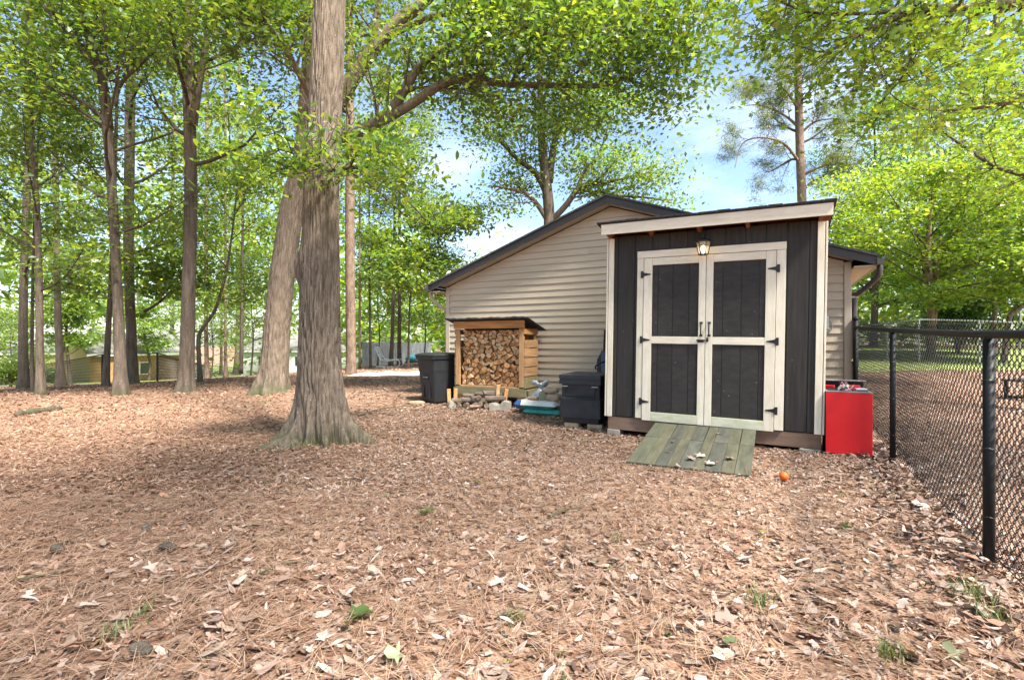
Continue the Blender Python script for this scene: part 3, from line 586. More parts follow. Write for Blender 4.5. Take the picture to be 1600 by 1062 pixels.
# ------------------------------------------------------------------ the garden shed
SU, SV = -0.73, 6.052
def shed():
    r = empty('garden_shed', (*UV(SU, SV), 0.0), A28, 'charcoal garden shed with white trimmed double doors and slanted roof', 'shed')
    r.rotation_euler = (0, 0.0165, A28)
    X0, X1, D, ZB, ZT = -1.147, 1.147, 1.92, 0.235, 2.44
    w = MB(); w.box(X0 + .03, X1 - .03, 0.012, 0.05, ZB, ZT - .005); front = w.build('front_wall', MT['black_metal'], r)
    edges = [X0 + .02, -1.03, -.82]; x = -.82
    while x < X1 - .2: x += 0.2032; edges.append(min(x, X1 - .02))
    if edges[-1] < X1 - .03: edges.append(X1 - .02)
    for a, b in zip(edges[:-1], edges[1:]):
        if b - a < .03: continue
        m = MB(); m.box(a + .0045, b - .0045, -.004, .0115, ZB - .012, ZT); m.build('siding_board', MT['char'], front, bevel=.003)
    for s in (-1, 1):
        m = MB(); xs = sorted((s * (X1 - .002), s * (X1 - .03))); m.box(xs[0], xs[1], .055, D, ZB, ZT - .14); m.build('side_wall', MT['char'], r)
        c = MB(); xs = sorted((s * 1.078, s * 1.142)); c.box(xs[0], xs[1], -.026, -.005, ZB - .02, ZT - .02); c.build('corner_trim', MT['white'], r, bevel=.003)
        c = MB(); xs = sorted((s * 1.149, s * 1.168)); c.box(xs[0], xs[1], -.026, .06, ZB - .02, ZT - .02); c.build('corner_trim', MT['white'], r, bevel=.003)
    m = MB(); m.box(X0 + .03, X1 - .03, D + .001, D + .03, ZB, ZT - .3); m.build('back_wall', MT['char'], r)
    m = MB(); m.box(X0 + .05, X1 - .05, .06, D - .01, ZB - .03, ZB + .02); m.build('floor_deck', MT['skirt'], r)
    # skirt and blocks
    m = MB(); m.box(X0 + .02, X1 + .0, .002, .04, .055, ZB - .022); m.build('skirt_board', MT['skirt'], r, bevel=.003)
    for s in (-1, 1):
        m = MB(); xs = sorted((s * (X1 - .002), s * (X1 - .038))); m.box(xs[0], xs[1], .043, D, .055, ZB - .022); m.build('skirt_board', MT['skirt'], r, bevel=.003)
    for (a, b) in ((X0 + .01, X0 + .17), (-.10, .10), (X1 - .20, X1 + .0)):
        for y in (-.01, 1.6):
            m = MB(); m.box(a, b, y, y + .2, -.08, .053); m.build('foundation_block', MT['block'], r, bevel=.008)
    # roof: fascia, rafters, deck, shingles
    yo, fz0, fz1, sl = -0.225, 2.43, 2.553, -0.14
    m = MB(); m.box(-1.178, 1.192, yo - .02, yo, fz0, fz1); m.build('fascia', MT['white_h'], r, bevel=.003)
    def slab(name, mat, x0, x1, y0, y1, z, t):
        q = MB(); a = z + sl * (y0 - yo); b = z + sl * (y1 - yo)
        q.add([(x0, y0, a), (x1, y0, a), (x1, y1, b), (x0, y1, b), (x0, y0, a + t), (x1, y0, a + t), (x1, y1, b + t), (x0, y1, b + t)],
              [(0, 3, 2, 1), (4, 5, 6, 7), (0, 1, 5, 4), (1, 2, 6, 5), (2, 3, 7, 6), (3, 0, 4, 7)]); return q.build(name, mat, r)
    slab('roof_deck', MT['rafter'], -1.19, 1.205, yo + .002, D + .08, fz1 - .012, .012)
    rf = slab('roof', MT['shingle'], -1.225, 1.22, yo - .045, D + .1, fz1 + .003, .012)
    k = 0; xx = -1.225
    while xx < 1.2:                                                   # the shingle tabs along the front edge
        wd = .165 + .03 * math.sin(k * 2.1); q = MB(); x2 = min(xx + wd, 1.222)
        q.box(xx + .002, x2 - .002, yo - .055, yo + .10, fz1 + .0175, fz1 + .0175 + .007 + .004 * (k % 3)); q.build('shingle', MT['shingle'], rf); xx = x2; k += 1
    for xr in (-1.12, -.62, -.08, .42, 1.10):
        q = MB(); z = fz0 + .018
        q.add([(xr - .019, yo + .003, z), (xr + .019, yo + .003, z), (xr + .019, D, z + sl * (D - yo)), (xr - .019, D, z + sl * (D - yo)),
               (xr - .019, yo + .003, z + .088), (xr + .019, yo + .003, z + .088), (xr + .019, D, z + .088 + sl * (D - yo)), (xr - .019, D, z + .088 + sl * (D - yo))],
              [(0, 3, 2, 1), (4, 5, 6, 7), (0, 1, 5, 4), (1, 2, 6, 5), (2, 3, 7, 6), (3, 0, 4, 7)]); q.build('rafter', MT['rafter'], r)
    # door casing
    m = MB(); m.box(-.785, -.708, -.027, -.005, .225, 2.152); m.build('door_casing', MT['white'], r, bevel=.003)
    m = MB(); m.box(.708, .795, -.027, -.005, .222, 2.152); m.build('door_casing', MT['white'], r, bevel=.003)
    m = MB(); m.box(-.787, .797, -.028, -.005, 2.155, 2.238); m.build('door_header', MT['white_h'], r, bevel=.003)
    # two door leaves
    for s in (-1, 1):
        x0, x1 = (-.703, -.004) if s < 0 else (.002, .703)
        d = MB(); d.box(x0 + .002, x1 - .002, -.012, -.006, .212, 2.146); dr = d.build('door', MT['black_metal'], r)
        so, si = (x0, x1) if s < 0 else (x1, x0)                      # hinge side, meeting side
        a, b = sorted((so, so - s * .098)); q = MB(); q.box(a, b, -.036, -.0125, .205, 2.148); q.build('stile', MT['white'], dr, bevel=.003)
        a2, b2 = sorted((si, si + s * .074)); q = MB(); q.box(a2, b2, -.036, -.0125, .205, 2.148); q.build('stile', MT['white'], dr, bevel=.003)
        lo, hi = min(b, b2), max(a, a2)
        for (z0, z1, mt) in ((.205, .310, 'white_algae'), (1.130, 1.214, 'white_h'), (2.062, 2.148, 'white_h')):
            q = MB(); q.box(lo + .001, hi - .001, -.0355, -.0125, z0, z1); q.build('rail', MT[mt], dr, bevel=.003)
        seams = [lo, lo + .07, lo + .24, lo + .42, hi] if s < 0 else [lo, lo + .10, lo + .29, lo + .47, hi]
        for z0, z1 in ((.311, 1.129), (1.215, 2.061)):
            for p, q_ in zip(seams[:-1], seams[1:]):
                q = MB(); q.box(p + .0035, q_ - .0035, -.0225, -.0125, z0, z1); q.build('panel_board', MT['char_door'], dr, bevel=.002)
        for zh in (1.955, 1.172, .43):
            q = MB(); xj = so + s * .004
            e0, e1 = sorted((xj + s * .004, xj + s * .032)); q.box(e0, e1, -.0405, -.0365, zh - .042, zh + .042)
            q.prism([(xj, zh - .022), (xj - s * .085, zh - .006), (xj - s * .085, zh + .006), (xj, zh + .022)][::(-1 if s > 0 else 1)], -.0405, -.0365)
            q.tube([(xj, -.0415, zh - .03), (xj, -.0415, zh + .03)], .006, 8); q.build('hinge', MT['black_metal'], dr)
        xh = si + s * .040; q = MB()
        q.box(xh - .016, xh + .016, -.042, -.0365, 1.362, 1.386); q.box(xh - .016, xh + .016, -.042, -.0365, 1.218, 1.242)
        q.tube(spline([(xh, -.042, 1.374, .009), (xh, -.070, 1.355, .008), (xh, -.078, 1.302, .007), (xh, -.070, 1.249, .008), (xh, -.042, 1.230, .009)], 15)[:, :3], .0075, 8)
        q.build('handle', MT['black_metal'], dr, smooth=False)
        q = MB()
        if s < 0:
            q.box(-.082, -.014, -.043, -.0365, 1.150, 1.184); q.tube([(-.094, -.048, 1.175), (.004, -.048, 1.175)], .006, 8); q.tube([(-.075, -.048, 1.175), (-.075, -.048, 1.152)], .007, 8)
        else:
            q.box(.010, .036, -.043, -.0365, 1.158, 1.190); q.tube(spline([(.016, -.046, 1.19, 0), (.024, -.052, 1.206, 0), (.032, -.046, 1.19, 0)], 9)[:, :3], .004, 6)
        q.build('latch', MT['black_metal'], dr)
shed()

def lantern():
    x, y = UV(SU + 0.012, SV - .125); r = empty('wall_lantern', (x, y, 2.13), A28, 'small black carriage lantern lit above the shed doors', 'lamp')
    m = MB(); m.lathe([(.052, 0), (.055, .006), (.050, .012), (.04, .014)], 6); m.build('base_ring', MT['black_metal'], r)
    m = MB(); m.lathe([(.094, .142), (.098, .148), (.092, .156), (.060, .178), (.030, .188), (.022, .196), (.012, .200), (.010, .215), (.004, .222)], 6); m.build('cap', MT['black_metal'], r)
    m = MB()
    for k in range(6):
        a = k * math.pi / 3; m.tube([(.050 * math.cos(a), .050 * math.sin(a), .010), (.077 * math.cos(a), .077 * math.sin(a), .144)], .005, 5)
    for zz, rr in ((.105, .0665),):
        m.tube([(rr * math.cos(k * math.pi / 3), rr * math.sin(k * math.pi / 3), zz) for k in range(7)], .003, 4)
    m.build('cage', MT['black_metal'], r)
    m = MB(); m.lathe([(.046, .014), (.072, .142)], 6); m.f = m.f[:6]; m.m = m.m[:6]; m.build('glass_pane', MT['lantern_glass'], r)
    m = MB(); m.lathe([(.008, .018), (.012, .03), (.026, .055), (.030, .075), (.022, .095), (.010, .106), (.004, .110)], 12); m.build('bulb', MT['glow'], r, smooth=True)
    m = MB(); m.tube(spline([(0, 0, .215, 0), (0, .01, .24, 0), (0, .06, .245, 0), (0, .112, .20, 0)], 14)[:, :3], .008, 6); m.box(-.045, .045, .112, .120, .12, .25); m.build('bracket', MT['black_metal'], r)
    L = bpy.data.lights.new('lantern_bulb', 'POINT'); L.energy = 0.3; L.color = (1, .72, .4); L.shadow_soft_size = .03
    lo = bpy.data.objects.new('lantern_bulb', L); col.objects.link(lo); lo.parent = r; lo.location = (0, 0, .075)
lantern()

def ramp():
    u0, u1 = -1.262, -.188; v0, v1 = 4.70, 5.985
    g0 = float(gz(*UV(-.7, v0))) + .004; z1 = .188
    r = empty('entry_ramp', (*UV((u0 + u1) / 2, v0), g0), A28, 'mossy plank ramp with green and olive stripes leading to the shed doors', 'ramp')
    ang = math.atan2(z1 - g0, v1 - v0); Lh = math.hypot(z1 - g0, v1 - v0)
    wd = (u1 - u0) / 9; cols = ['ramp_green', 'ramp_olive', 'ramp_grey', 'ramp_olive', 'ramp_grey', 'ramp_olive', 'ramp_grey', 'ramp_olive', 'ramp_green']
    ws = [1.25, .95, .9, .85, 1.1, .8, 1.15, .9, 1.1]; x = u0 - (u0 + u1) / 2
    for k in range(9):
        w_ = ws[k] * wd; x2 = x + w_
        for (a, b, dz) in ((0, .60 * Lh, 0), (.60 * Lh + .004, Lh, .001)):
            m = MB(); m.box(x + .0015, x2 - .0015, a, b, -.008 + dz, .014 + dz + .002 * math.sin(k * 3 + a)); o = m.build('plank', MT[cols[k]], r, bevel=.002); o.rotation_euler = (ang, 0, .004 * math.sin(k * 2.0) * (1 if a else .4))
        x = x2
    for xx in ((u0 - u1) / 2 + .05, 0, (u1 - u0) / 2 - .05):
        m = MB(); z_ = z1 - g0 - .012; m.add([(xx - .02, .55, -.02), (xx + .02, .55, -.02), (xx + .02, v1 - v0, -.02), (xx - .02, v1 - v0, -.02),
              (xx - .02, .55, z_ * .43 - .012), (xx + .02, .55, z_ * .43 - .012), (xx + .02, v1 - v0, z_ - .012), (xx - .02, v1 - v0, z_ - .012)],
              [(0, 3, 2, 1), (4, 5, 6, 7), (0, 1, 5, 4), (1, 2, 6, 5), (2, 3, 7, 6), (3, 0, 4, 7)]); m.build('joist', MT['ramp_grey'], r)
ramp()

# ------------------------------------------------------------------ firewood rack and logs
RV = 7.34; RL = plane_uz(712, 600, RV)[0]; RR = plane_uz(818, 600, RV)[0]; RW = RR - RL; RD = .52
RG = float(gz(*UV((RL + RR) / 2, RV)))
def rack():
    r = empty('firewood_rack', (*UV(RL, RV), RG), A28, 'open wooden firewood rack with slatted sides and dark sheet roof', 'firewood rack')
    def bx(name, a, b, c, d, e, f, mt, bev=.003):
        m = MB(); m.box(a, b, c, d, e - RG, f - RG); return m.build(name, MT[mt], r, bevel=bev)
    pw = .085
    bx('post', 0, pw, 0, .04, .402, 1.386, 'pine_wood'); bx('post', RW - pw, RW, 0, .04, .402, 1.386, 'pine_wood')
    bx('post', 0, .04, RD - .085, RD, .402, 1.30, 'pine_wood'); bx('post', RW - .04, RW, RD - .085, RD, .402, 1.30, 'pine_wood')
    bx('header', -.02, RW + .03, -.040, -.002, 1.390, 1.520, 'cedar')
    bx('base_beam', -.005, RW + .005, -.006, .034, .235, .375, 'treated'); bx('base_beam', -.005, RW + .005, RD - .04, RD, .235, .375, 'treated')
    for x in (-.045, RW + .006): bx('side_beam', x, x + .039, -.004, RD + .002, .235, .36, 'treated')
    bx('sill', pw + .002, RW - pw - .002, -.004, .036, .377, .402, 'pine_wood')
    for k in range(4): bx('floor_board', .01, RW - .01, .042 + k * .095, .042 + k * .095 + .088, .377, .400, 'treated')
    for x in (.02, RW - .13): 
        for y in (.02, RD - .13): bx('leg', x, x + .10, y, y + .10, RG - .02, .233, 'pine_wood')
    for x in (-.026, RW + .002):
        for (a, b, mt) in ((1.29, 1.385, 'cedar'), (1.066, 1.19, 'pine_wood_h'), (.905, 1.05, 'pine_wood_h'), (.745, .89, 'pine_wood_h'), (.585, .73, 'pine_wood_h'), (.385, .57, 'treated')):
            j = rnd.uniform(-.004, .004); bx('slat', x, x + .022, .005 + j, RD - .005 + j, a, b, mt)
    for k in range(7): bx('back_slat', .02, RW - .02, RD + .001, RD + .018, .42 + k * .13, .42 + k * .13 + .09, 'pine_wood_h')
    m = MB(); sl = -.26; x0, x1, y0, y1, z = -.14, RW + .13, -.12, RD + .12, 1.538 - RG + .0
    def zz(y): return z + sl * (y + .04) - .0
    m.add([(x0, y0, zz(y0)), (x1, y0, zz(y0)), (x1, y1, zz(y1)), (x0, y1, zz(y1)), (x0, y0, zz(y0) + .012), (x1, y0, zz(y0) + .012), (x1, y1, zz(y1) + .012), (x0, y1, zz(y1) + .012)],
          [(0, 3, 2, 1), (4, 5, 6, 7), (0, 1, 5, 4), (1, 2, 6, 5), (2, 3, 7, 6), (3, 0, 4, 7)]); rf = m.build('roof_panel', MT['shingle'], r)
    m = MB()                                                            # curled felt along the front edge
    n = 40
    for k in range(n):
        a = x0 + (x1 - x0) * k / n; b = x0 + (x1 - x0) * (k + 1) / n; h0 = .004 * math.sin(k * 1.7) + .004 * math.sin(k * .6); h1 = .004 * math.sin((k + 1) * 1.7) + .004 * math.sin((k + 1) * .6)
        zc = zz(y0) + .014
        m.add([(a, y0 - .012, zc - .02 + h0), (b, y0 - .012, zc - .02 + h1), (b, y0 - .012, zc + .004 + h1), (a, y0 - .012, zc + .004 + h0), (a, y0 + .06, zc + .0 + sl * .07), (b, y0 + .06, zc + sl * .07)], [(0, 1, 2, 3), (3, 2, 5, 4)])
    m.build('felt_edge', MT['shingle'], rf)
rack()

def voronoi_cells(pts, x0, x1, z0, z1):
    cells = []
    for i, p in enumerate(pts):
        poly = [(x0, z0), (x1, z0), (x1, z1), (x0, z1)]
        for j, q in enumerate(pts):
            if i == j: continue
            mx_, mz_ = (p[0] + q[0]) / 2, (p[1] + q[1]) / 2; nx_, nz_ = q[0] - p[0], q[1] - p[1]
            if nx_ * nx_ + nz_ * nz_ > .06: continue
            out = []
            for k in range(len(poly)):
                a, b = poly[k], poly[(k + 1) % len(poly)]
                da = (a[0] - mx_) * nx_ + (a[1] - mz_) * nz_; db = (b[0] - mx_) * nx_ + (b[1] - mz_) * nz_
                if da <= 0: out.append(a)
                if da * db < 0: t = da / (da - db); out.append((a[0] + t * (b[0] - a[0]), a[1] + t * (b[1] - a[1])))
            poly = out
            if len(poly) < 3: break
        cells.append(poly if len(poly) >= 3 else None)
    return cells

def log_mesh(poly, L, rs, pale, bark=.55):            # irregular split log: end faces of wood, sides of bark or split wood, a bit of taper and twist
    cx = sum(p[0] for p in poly) / len(poly); cz = sum(p[1] for p in poly) / len(poly)
    m = MB(); n = len(poly); rings = []
    for k, y in enumerate((0, .012, L - .012, L)):
        sc = (.93, 1, 1, .93)[k]; sh = rs.uniform(-.006, .006) if k > 1 else 0
        rings.append([(cx + (p[0] - cx) * sc + sh, y + (rs.uniform(-.006, .006) if k == 0 else 0), cz + (p[1] - cz) * sc + sh) for p in poly])
    vs = [v for r_ in rings for v in r_]; m.add(vs, [tuple(range(n))], 0); m.f.append(tuple(3 * n + i for i in range(n - 1, -1, -1))); m.m.append(0)
    side = [rs.random() < bark for _ in range(n)]
    for k in range(3):
        for i in range(n):
            j = (i + 1) % n; m.f.append((k * n + j, k * n + i, (k + 1) * n + i, (k + 1) * n + j)); m.m.append(1 if side[i] else 0)
    return m.mesh('firewood_log', [MT['log_end2' if pale else ('log_old' if bark > .9 else 'log_end')], MT['log_bark']])

def logs():
    rs = random.Random(5); x0, x1, z0, z1 = .10, RW - .10, .404, 1.365; pts = []; tries = 0
    while len(pts) < 165 and tries < 30000:
        tries += 1; p = (rs.uniform(x0, x1), rs.uniform(z0, z1)); h = (p[1] - z0) / (z1 - z0); dm = .078 - .016 * h + (.02 if rs.random() < .3 else 0)
        if all((p[0] - q[0]) ** 2 + ((p[1] - q[1]) * 1.18) ** 2 > dm * dm for q in pts): pts.append(p)
    cells = []
    for poly in voronoi_cells(pts, x0, x1, z0, z1):
        if not poly: continue
        if rs.random() < .42:                                           # most rounds were split in two before stacking
            a = rs.uniform(0, math.pi); cx = sum(q[0] for q in poly) / len(poly) + rs.uniform(-.006, .006); cz = sum(q[1] for q in poly) / len(poly); nx_, nz_ = math.cos(a), math.sin(a)
            for sg in (1, -1):
                out = []
                for k in range(len(poly)):
                    A, B = poly[k], poly[(k + 1) % len(poly)]; da = sg * ((A[0] - cx) * nx_ + (A[1] - cz) * nz_); db = sg * ((B[0] - cx) * nx_ + (B[1] - cz) * nz_)
                    if da <= 0: out.append(A)
                    if da * db < 0: t = da / (da - db); out.append((A[0] + t * (B[0] - A[0]), A[1] + t * (B[1] - A[1])))
                if len(out) >= 3: cells.append(out)
        else: cells.append(poly)
    for poly in cells:
        if not poly: continue
        cx = sum(q[0] for q in poly) / len(poly); cz = sum(q[1] for q in poly) / len(poly); pp = []
        roundish = rs.random() < .16; rad = math.sqrt(sum((q[0] - cx) ** 2 + (q[1] - cz) ** 2 for q in poly) / len(poly))
        if roundish:
            for q in poly:                                              # chamfer the corners
                a = poly[(poly.index(q) + 1) % len(poly)]
                pp += [(q[0] * .78 + a[0] * .22, q[1] * .78 + a[1] * .22), (q[0] * .22 + a[0] * .78, q[1] * .22 + a[1] * .78)]
        else: pp = list(poly)
        pp = [(cx + (q[0] - cx) * rs.uniform(.86, .95), cz + (q[1] - cz) * rs.uniform(.86, .95)) for q in pp]
        lowr = (cx > RW * .55 and cz < .8); front = rs.uniform(.02, .09) + (.05 if rs.random() < .15 else 0)
        pp = [(q[0] - cx, q[1] - cz) for q in pp]
        pale = rs.random() < .35 and not lowr; me = log_mesh(pp, .46 - front - .05, rs, pale)
        o = link('firewood_log', me); wx, wy = UV(RL + cx, RV + front + .012); o.location = (wx, wy, cz); o.rotation_euler = (0, 0, A28)
        big = 'thick' if rad > .047 else ('thin' if rad < .037 else 'medium'); tone = 'pale' if pale else 'orange brown'
        shape = 'round' if roundish else ('wedge shaped' if len(poly) <= 4 else 'split angular')
        tag(o, f'{big} {tone} {shape} firewood log stacked end-on in the wooden rack', 'log', f'{big} {tone} {shape} logs in the rack')
logs()

def loose_logs():
    rs = random.Random(21)
    def bl(x, y, Yoff, L, rad, yaw, pitch, lab, grp='loose logs heaped before the rack', half=False, zc=None):
        v = RV - Yoff; u, z = plane_uz(x, y, v); wx, wy = UV(u, v); poly = []
        n = 6 if half else 7
        for k in range(n):
            a = (math.pi if half else 2 * math.pi) * k / (n - 1 if half else n); poly.append((rad * math.cos(a) * rs.uniform(.85, 1.1), rad * math.sin(a) * rs.uniform(.7, 1.0)))
        me = log_mesh(poly, L, rs, False, .93); o = link('firewood_log', me); o.location = (wx, wy, max(z, float(gz(wx, wy)) + rad * .55)); o.rotation_euler = (pitch, rs.uniform(-.5, .5), yaw)
        tag(o, lab, 'log', grp)
    base = 'weathered bark log in the loose heap before the rack'
    W = math.pi / 2
    for (x, y, Yo, L, rad) in ((708, 633, .30, .22, .045), (716, 634, .38, .30, .05), (727, 633, .36, .34, .055), (740, 634, .42, .36, .05), (750, 632, .34, .3, .055), (760, 634, .30, .25, .05), (733, 635, .5, .3, .04)):
        bl(x, y, Yo, L, rad, A28 + rs.uniform(-.5, .5) , rs.uniform(-.05, .05), base)
    for (x, y, Yo, L, rad, yw) in ((707, 625, .30, .42, .04, -1.3), (722, 624, .33, .40, .05, -1.1), (735, 622, .30, .36, .055, -.6), (747, 621, .28, .40, .05, .3), (758, 622, .30, .34, .05, -.9), (742, 615, .22, .5, .045, -1.2), (724, 617, .22, .45, .035, -1.4), (755, 614, .2, .3, .045, -.4)):
        bl(x, y, Yo, L, rad, A28 + yw, rs.uniform(-.15, .15), base)
    # two pale split billets and one short stub standing upright
    for (x, y, Yo, h, lean, lab) in ((776, 630, .10, .40, -.06, 'pale split billet standing upright behind the concrete block'), (787, 630, .10, .34, -.14, 'orange split billet leaning right behind the concrete block'),
                                 (702, 622, .16, .30, .04, 'short split billet standing at the end of the loose heap beside the bin'), (711, 622, .14, .31, -.03, 'orange split billet standing between the loose heap and the rack post')):
        v = RV - Yo; u, z = plane_uz(x, y, v); wx, wy = UV(u, v); m = MB(); a = .036
        m.prism([(-a, -a * .7), (a * .9, -a), (a, a * .6), (-a * .6, a)], 0, h); o = m.build('firewood_log', MT['log_end2' if 'pale' in lab else 'log_end'], None, bevel=.004)
        o.location = (wx, wy, float(gz(wx, wy)) - .01); o.rotation_euler = (math.pi / 2, lean, 0.1); o.rotation_euler = (math.pi / 2 - .0, 0, 0); o.rotation_euler.rotate_axis('Y', 0)
        o.rotation_euler = Matrix.Rotation(-lean, 4, 'Y').to_3x3().__matmul__(Matrix.Rotation(math.pi / 2, 4, 'X').to_3x3()).to_euler()
        tag(o, lab, 'log')
    p = hit(781, 641); m = MB(); b = .125                              # notched concrete block
    m.prism([(-.16, 0), (.17, 0), (.175, .15), (.07, .17), (.02, .10), (-.04, .095), (-.09, .13), (-.165, .12)], -.09, .09)
    o = m.build('concrete_block', MT['block'], None, bevel=.010, seg=2, loc=p + Vector((0, .05, -.012)), rot=(0, 0, A28 * .6)); tag(o, 'notched pale concrete block in front of the loose firewood', 'block')
    p = hit(706, 637); m = MB(); m.prism([(-.07, 0), (.06, 0), (.075, .10), (.02, .15), (-.06, .12)], -.07, .07)
    o = m.build('concrete_chunk', MT['block'], None, bevel=.014, seg=2, loc=p + Vector((0, .05, -.012)), rot=(0, 0, .3)); tag(o, 'small broken concrete chunk beside the wheeled bin', 'block')
loose_logs()

# ------------------------------------------------------------------ things along the house wall
def rrect(w, d, r, n=4):                    # rounded rectangle outline
    out = []
    for cx, cy, a0 in ((w / 2 - r, d / 2 - r, 0), (-w / 2 + r, d / 2 - r, 90), (-w / 2 + r, -d / 2 + r, 180), (w / 2 - r, -d / 2 + r, 270)):
        for k in range(n + 1): a = math.radians(a0 + 90 * k / n); out.append((cx + r * math.cos(a), cy + r * math.sin(a)))
    return out
def loft(m, secs, mi=0, n=4):               # secs: (z, w, d, r, dy)
    rings = [[(x, y + s[4], s[0]) for x, y in rrect(s[1], s[2], s[3], n)] for s in secs]; k = len(rings[0])
    fs = [(i * k + j, i * k + (j + 1) % k, (i + 1) * k + (j + 1) % k, (i + 1) * k + j) for i in range(len(rings) - 1) for j in range(k)]
    fs += [tuple(range(k - 1, -1, -1)), tuple((len(rings) - 1) * k + j for j in range(k))]
    m.add([p for r_ in rings for p in r_], fs, mi)

def bin_():
    x, y = (686 - 800) / F * 9.22, 9.22; g = float(gz(x, y))
    r = empty('wheeled_bin', (x, y, g), A28 + math.radians(-20), 'black wheeled rubbish bin beside the firewood rack', 'bin')
    m = MB(); loft(m, [(.02, .44, .46, .05, 0), (.04, .46, .48, .06, 0), (.55, .53, .58, .06, 0), (.60, .545, .59, .06, 0), (.78, .56, .62, .05, 0), (.80, .60, .68, .05, 0), (.845, .61, .69, .05, 0)]); m.build('body', MT['bin'], r, smooth=False)
    m = MB(); loft(m, [(.848, .61, .70, .05, 0), (.872, .62, .71, .05, 0), (.895, .58, .66, .08, .01), (.912, .44, .50, .10, .02)]); m.build('lid', MT['bin'], r)
    m = MB(); m.tube([(-.22, .38, .86), (-.22, .43, .88), (.22, .43, .88), (.22, .38, .86)], .014, 8); m.build('handle', MT['bin'], r)
    m = MB(); m.tube([(-.055, -.305, .47), (.075, -.305, .47)], .010, 8); m.build('lift_bar', MT['grey_metal'], r)
    m = MB(); m.box(-.06, .08, -.2905, -.280, .42, .60); m.build('bar_recess', MT['dark_inside'], r)
    for k in (-1, 1):
        m = MB(); m.box(.10 * k - .014, .10 * k + .014, -.278, -.255, .10, .55); m.build('rib', MT['bin'], r, bevel=.004)
        m = MB(); c = Matrix.Translation((k * .24, .26, .105)) @ Matrix.Rotation(math.pi / 2, 4, 'Y'); q = MB(); q.lathe([(.02, -.03), (.10, -.03), (.11, -.01), (.11, .01), (.10, .03), (.02, .03)], 20)
        m.add([c @ Vector(p) for p in q.v], q.f); m.build('wheel', MT['dark_inside'], r)
bin_()

def chest():
    v = 6.22; u0, u1 = plane_uz(873, 0, v)[0], plane_uz(939, 0, v)[0]; w = u1 - u0; D = .66; g = float(gz(*UV((u0 + u1) / 2, v)))
    r = empty('storage_chest', (*UV((u0 + u1) / 2, v), g + .068), A28, 'black plastic storage chest with carry handle left of the shed', 'chest')
    h = .66 - g
    m = MB(); loft(m, [(0, w - .09, D - .08, .02, D / 2), (.07, w - .075, D - .06, .02, D / 2), (.073, w - .02, D - .02, .02, D / 2), (.315, w - .02, D - .02, .02, D / 2), (.345, w - .05, D - .05, .02, D / 2 + .008), (h - .135, w - .05, D - .05, .02, D / 2 + .008)]); m.build('body', MT['chest'], r)
    m = MB(); loft(m, [(h - .133, w, D, .015, D / 2), (h - .085, w + .002, D + .002, .015, D / 2), (h - .082, w - .012, D - .012, .015, D / 2), (h - .06, w - .012, D - .012, .015, D / 2), (h - .058, w + .004, D + .004, .015, D / 2), (h - .012, w, D, .02, D / 2)], 0)
    loft(m, [(h - .0115, w - .01, D - .01, .02, D / 2), (h, w - .05, D - .05, .03, D / 2)], 1); m.build('lid', [MT['chest'], MT['chest_lid']], r)
    m = MB(); a = w * .36; m.tube([(-a, .02, h - .165), (-a, -.005, h - .175), (-a, -.012, h - .285), (a, -.012, h - .285), (a, -.005, h - .175), (a, .02, h - .165)], .011, 8); m.build('handle', MT['black_metal'], r)
    for s in (-1, 1):
        m = MB(); m.box(s * a - .045, s * a + .045, -.006, .03, h - .168, h - .156); m.build('handle_bracket', MT['grey_metal'], r)
    for dx in (-.13, .19):
        m = MB(); m.box(-.10, .10, -.05, .05, 0, .066); p = UV((u0 + u1) / 2 + dx, v + .09); o = m.build('brick', MT['brick_buff'], None, bevel=.006)
        o.location = (*p, g - .002); o.rotation_euler = (0, 0, A28 + dx * .3)
        tag(o, 'buff brick under the ' + ('left' if dx < 0 else 'right') + ' front corner of the black storage chest', 'brick')
    for dx in (-.16, .16):
        m = MB(); m.box(-.10, .10, -.05, .05, 0, .066); p = UV((u0 + u1) / 2 + dx, v + .5); o = m.build('brick', MT['brick_buff'], None, bevel=.006); o.location = (*p, g - .002); o.rotation_euler = (0, 0, A28)
        tag(o, 'buff brick propping the rear of the black storage chest', 'brick', 'bricks at the rear of the chest')
chest()

def garden_tool():
    v = 7.80; u, zt = plane_uz(941, 515, v); g = float(gz(*UV(u, v)))
    r = empty('garden_spade', (*UV(u, v), g), A28, 'dark long handled spade leaning on the siding behind the black chest', 'spade')
    m = MB(); m.tube([(0, 0, .02), (.012, .10, zt - g)], [.020, .017], 8); m.build('handle', MT['dark_inside'], r)
    m = MB(); m.prism([(-.10, .58), (.10, .58), (.10, .80), (.02, .95), (-.02, .95), (-.10, .80)], .03, .045); m.build('blade', MT['chest'], r)
    v2 = 7.35; u2, z2 = plane_uz(955, 565, v2); m = MB(); g2 = float(gz(*UV(u2, v2))); top = 1.0 - g2
    m.lathe([(.12, 0), (.13, .02), (.155, top - .03), (.165, top - .03), (.165, top), (.15, top)], 20); o = m.build('tall_bucket', MT['blue_bucket'], None); o.location = (*UV(u2, v2), g2); tag(o, 'tall dark blue tub half hidden behind the shed corner', 'tub')
    h = MB(); pts = spline([(.165, 0, 0, 0), (.10, -.10, -.05, 0), (-.05, -.17, -.09, 0), (-.12, -.14, -.14, 0), (-.115, -.14, -.19, 0)], 20)[:, :3]
    h.tube([(p[0] - .14, p[1], p[2] + top - .06) for p in pts], .012, 6); h.build('hook', MT['black_metal'], o, smooth=True)
garden_tool()

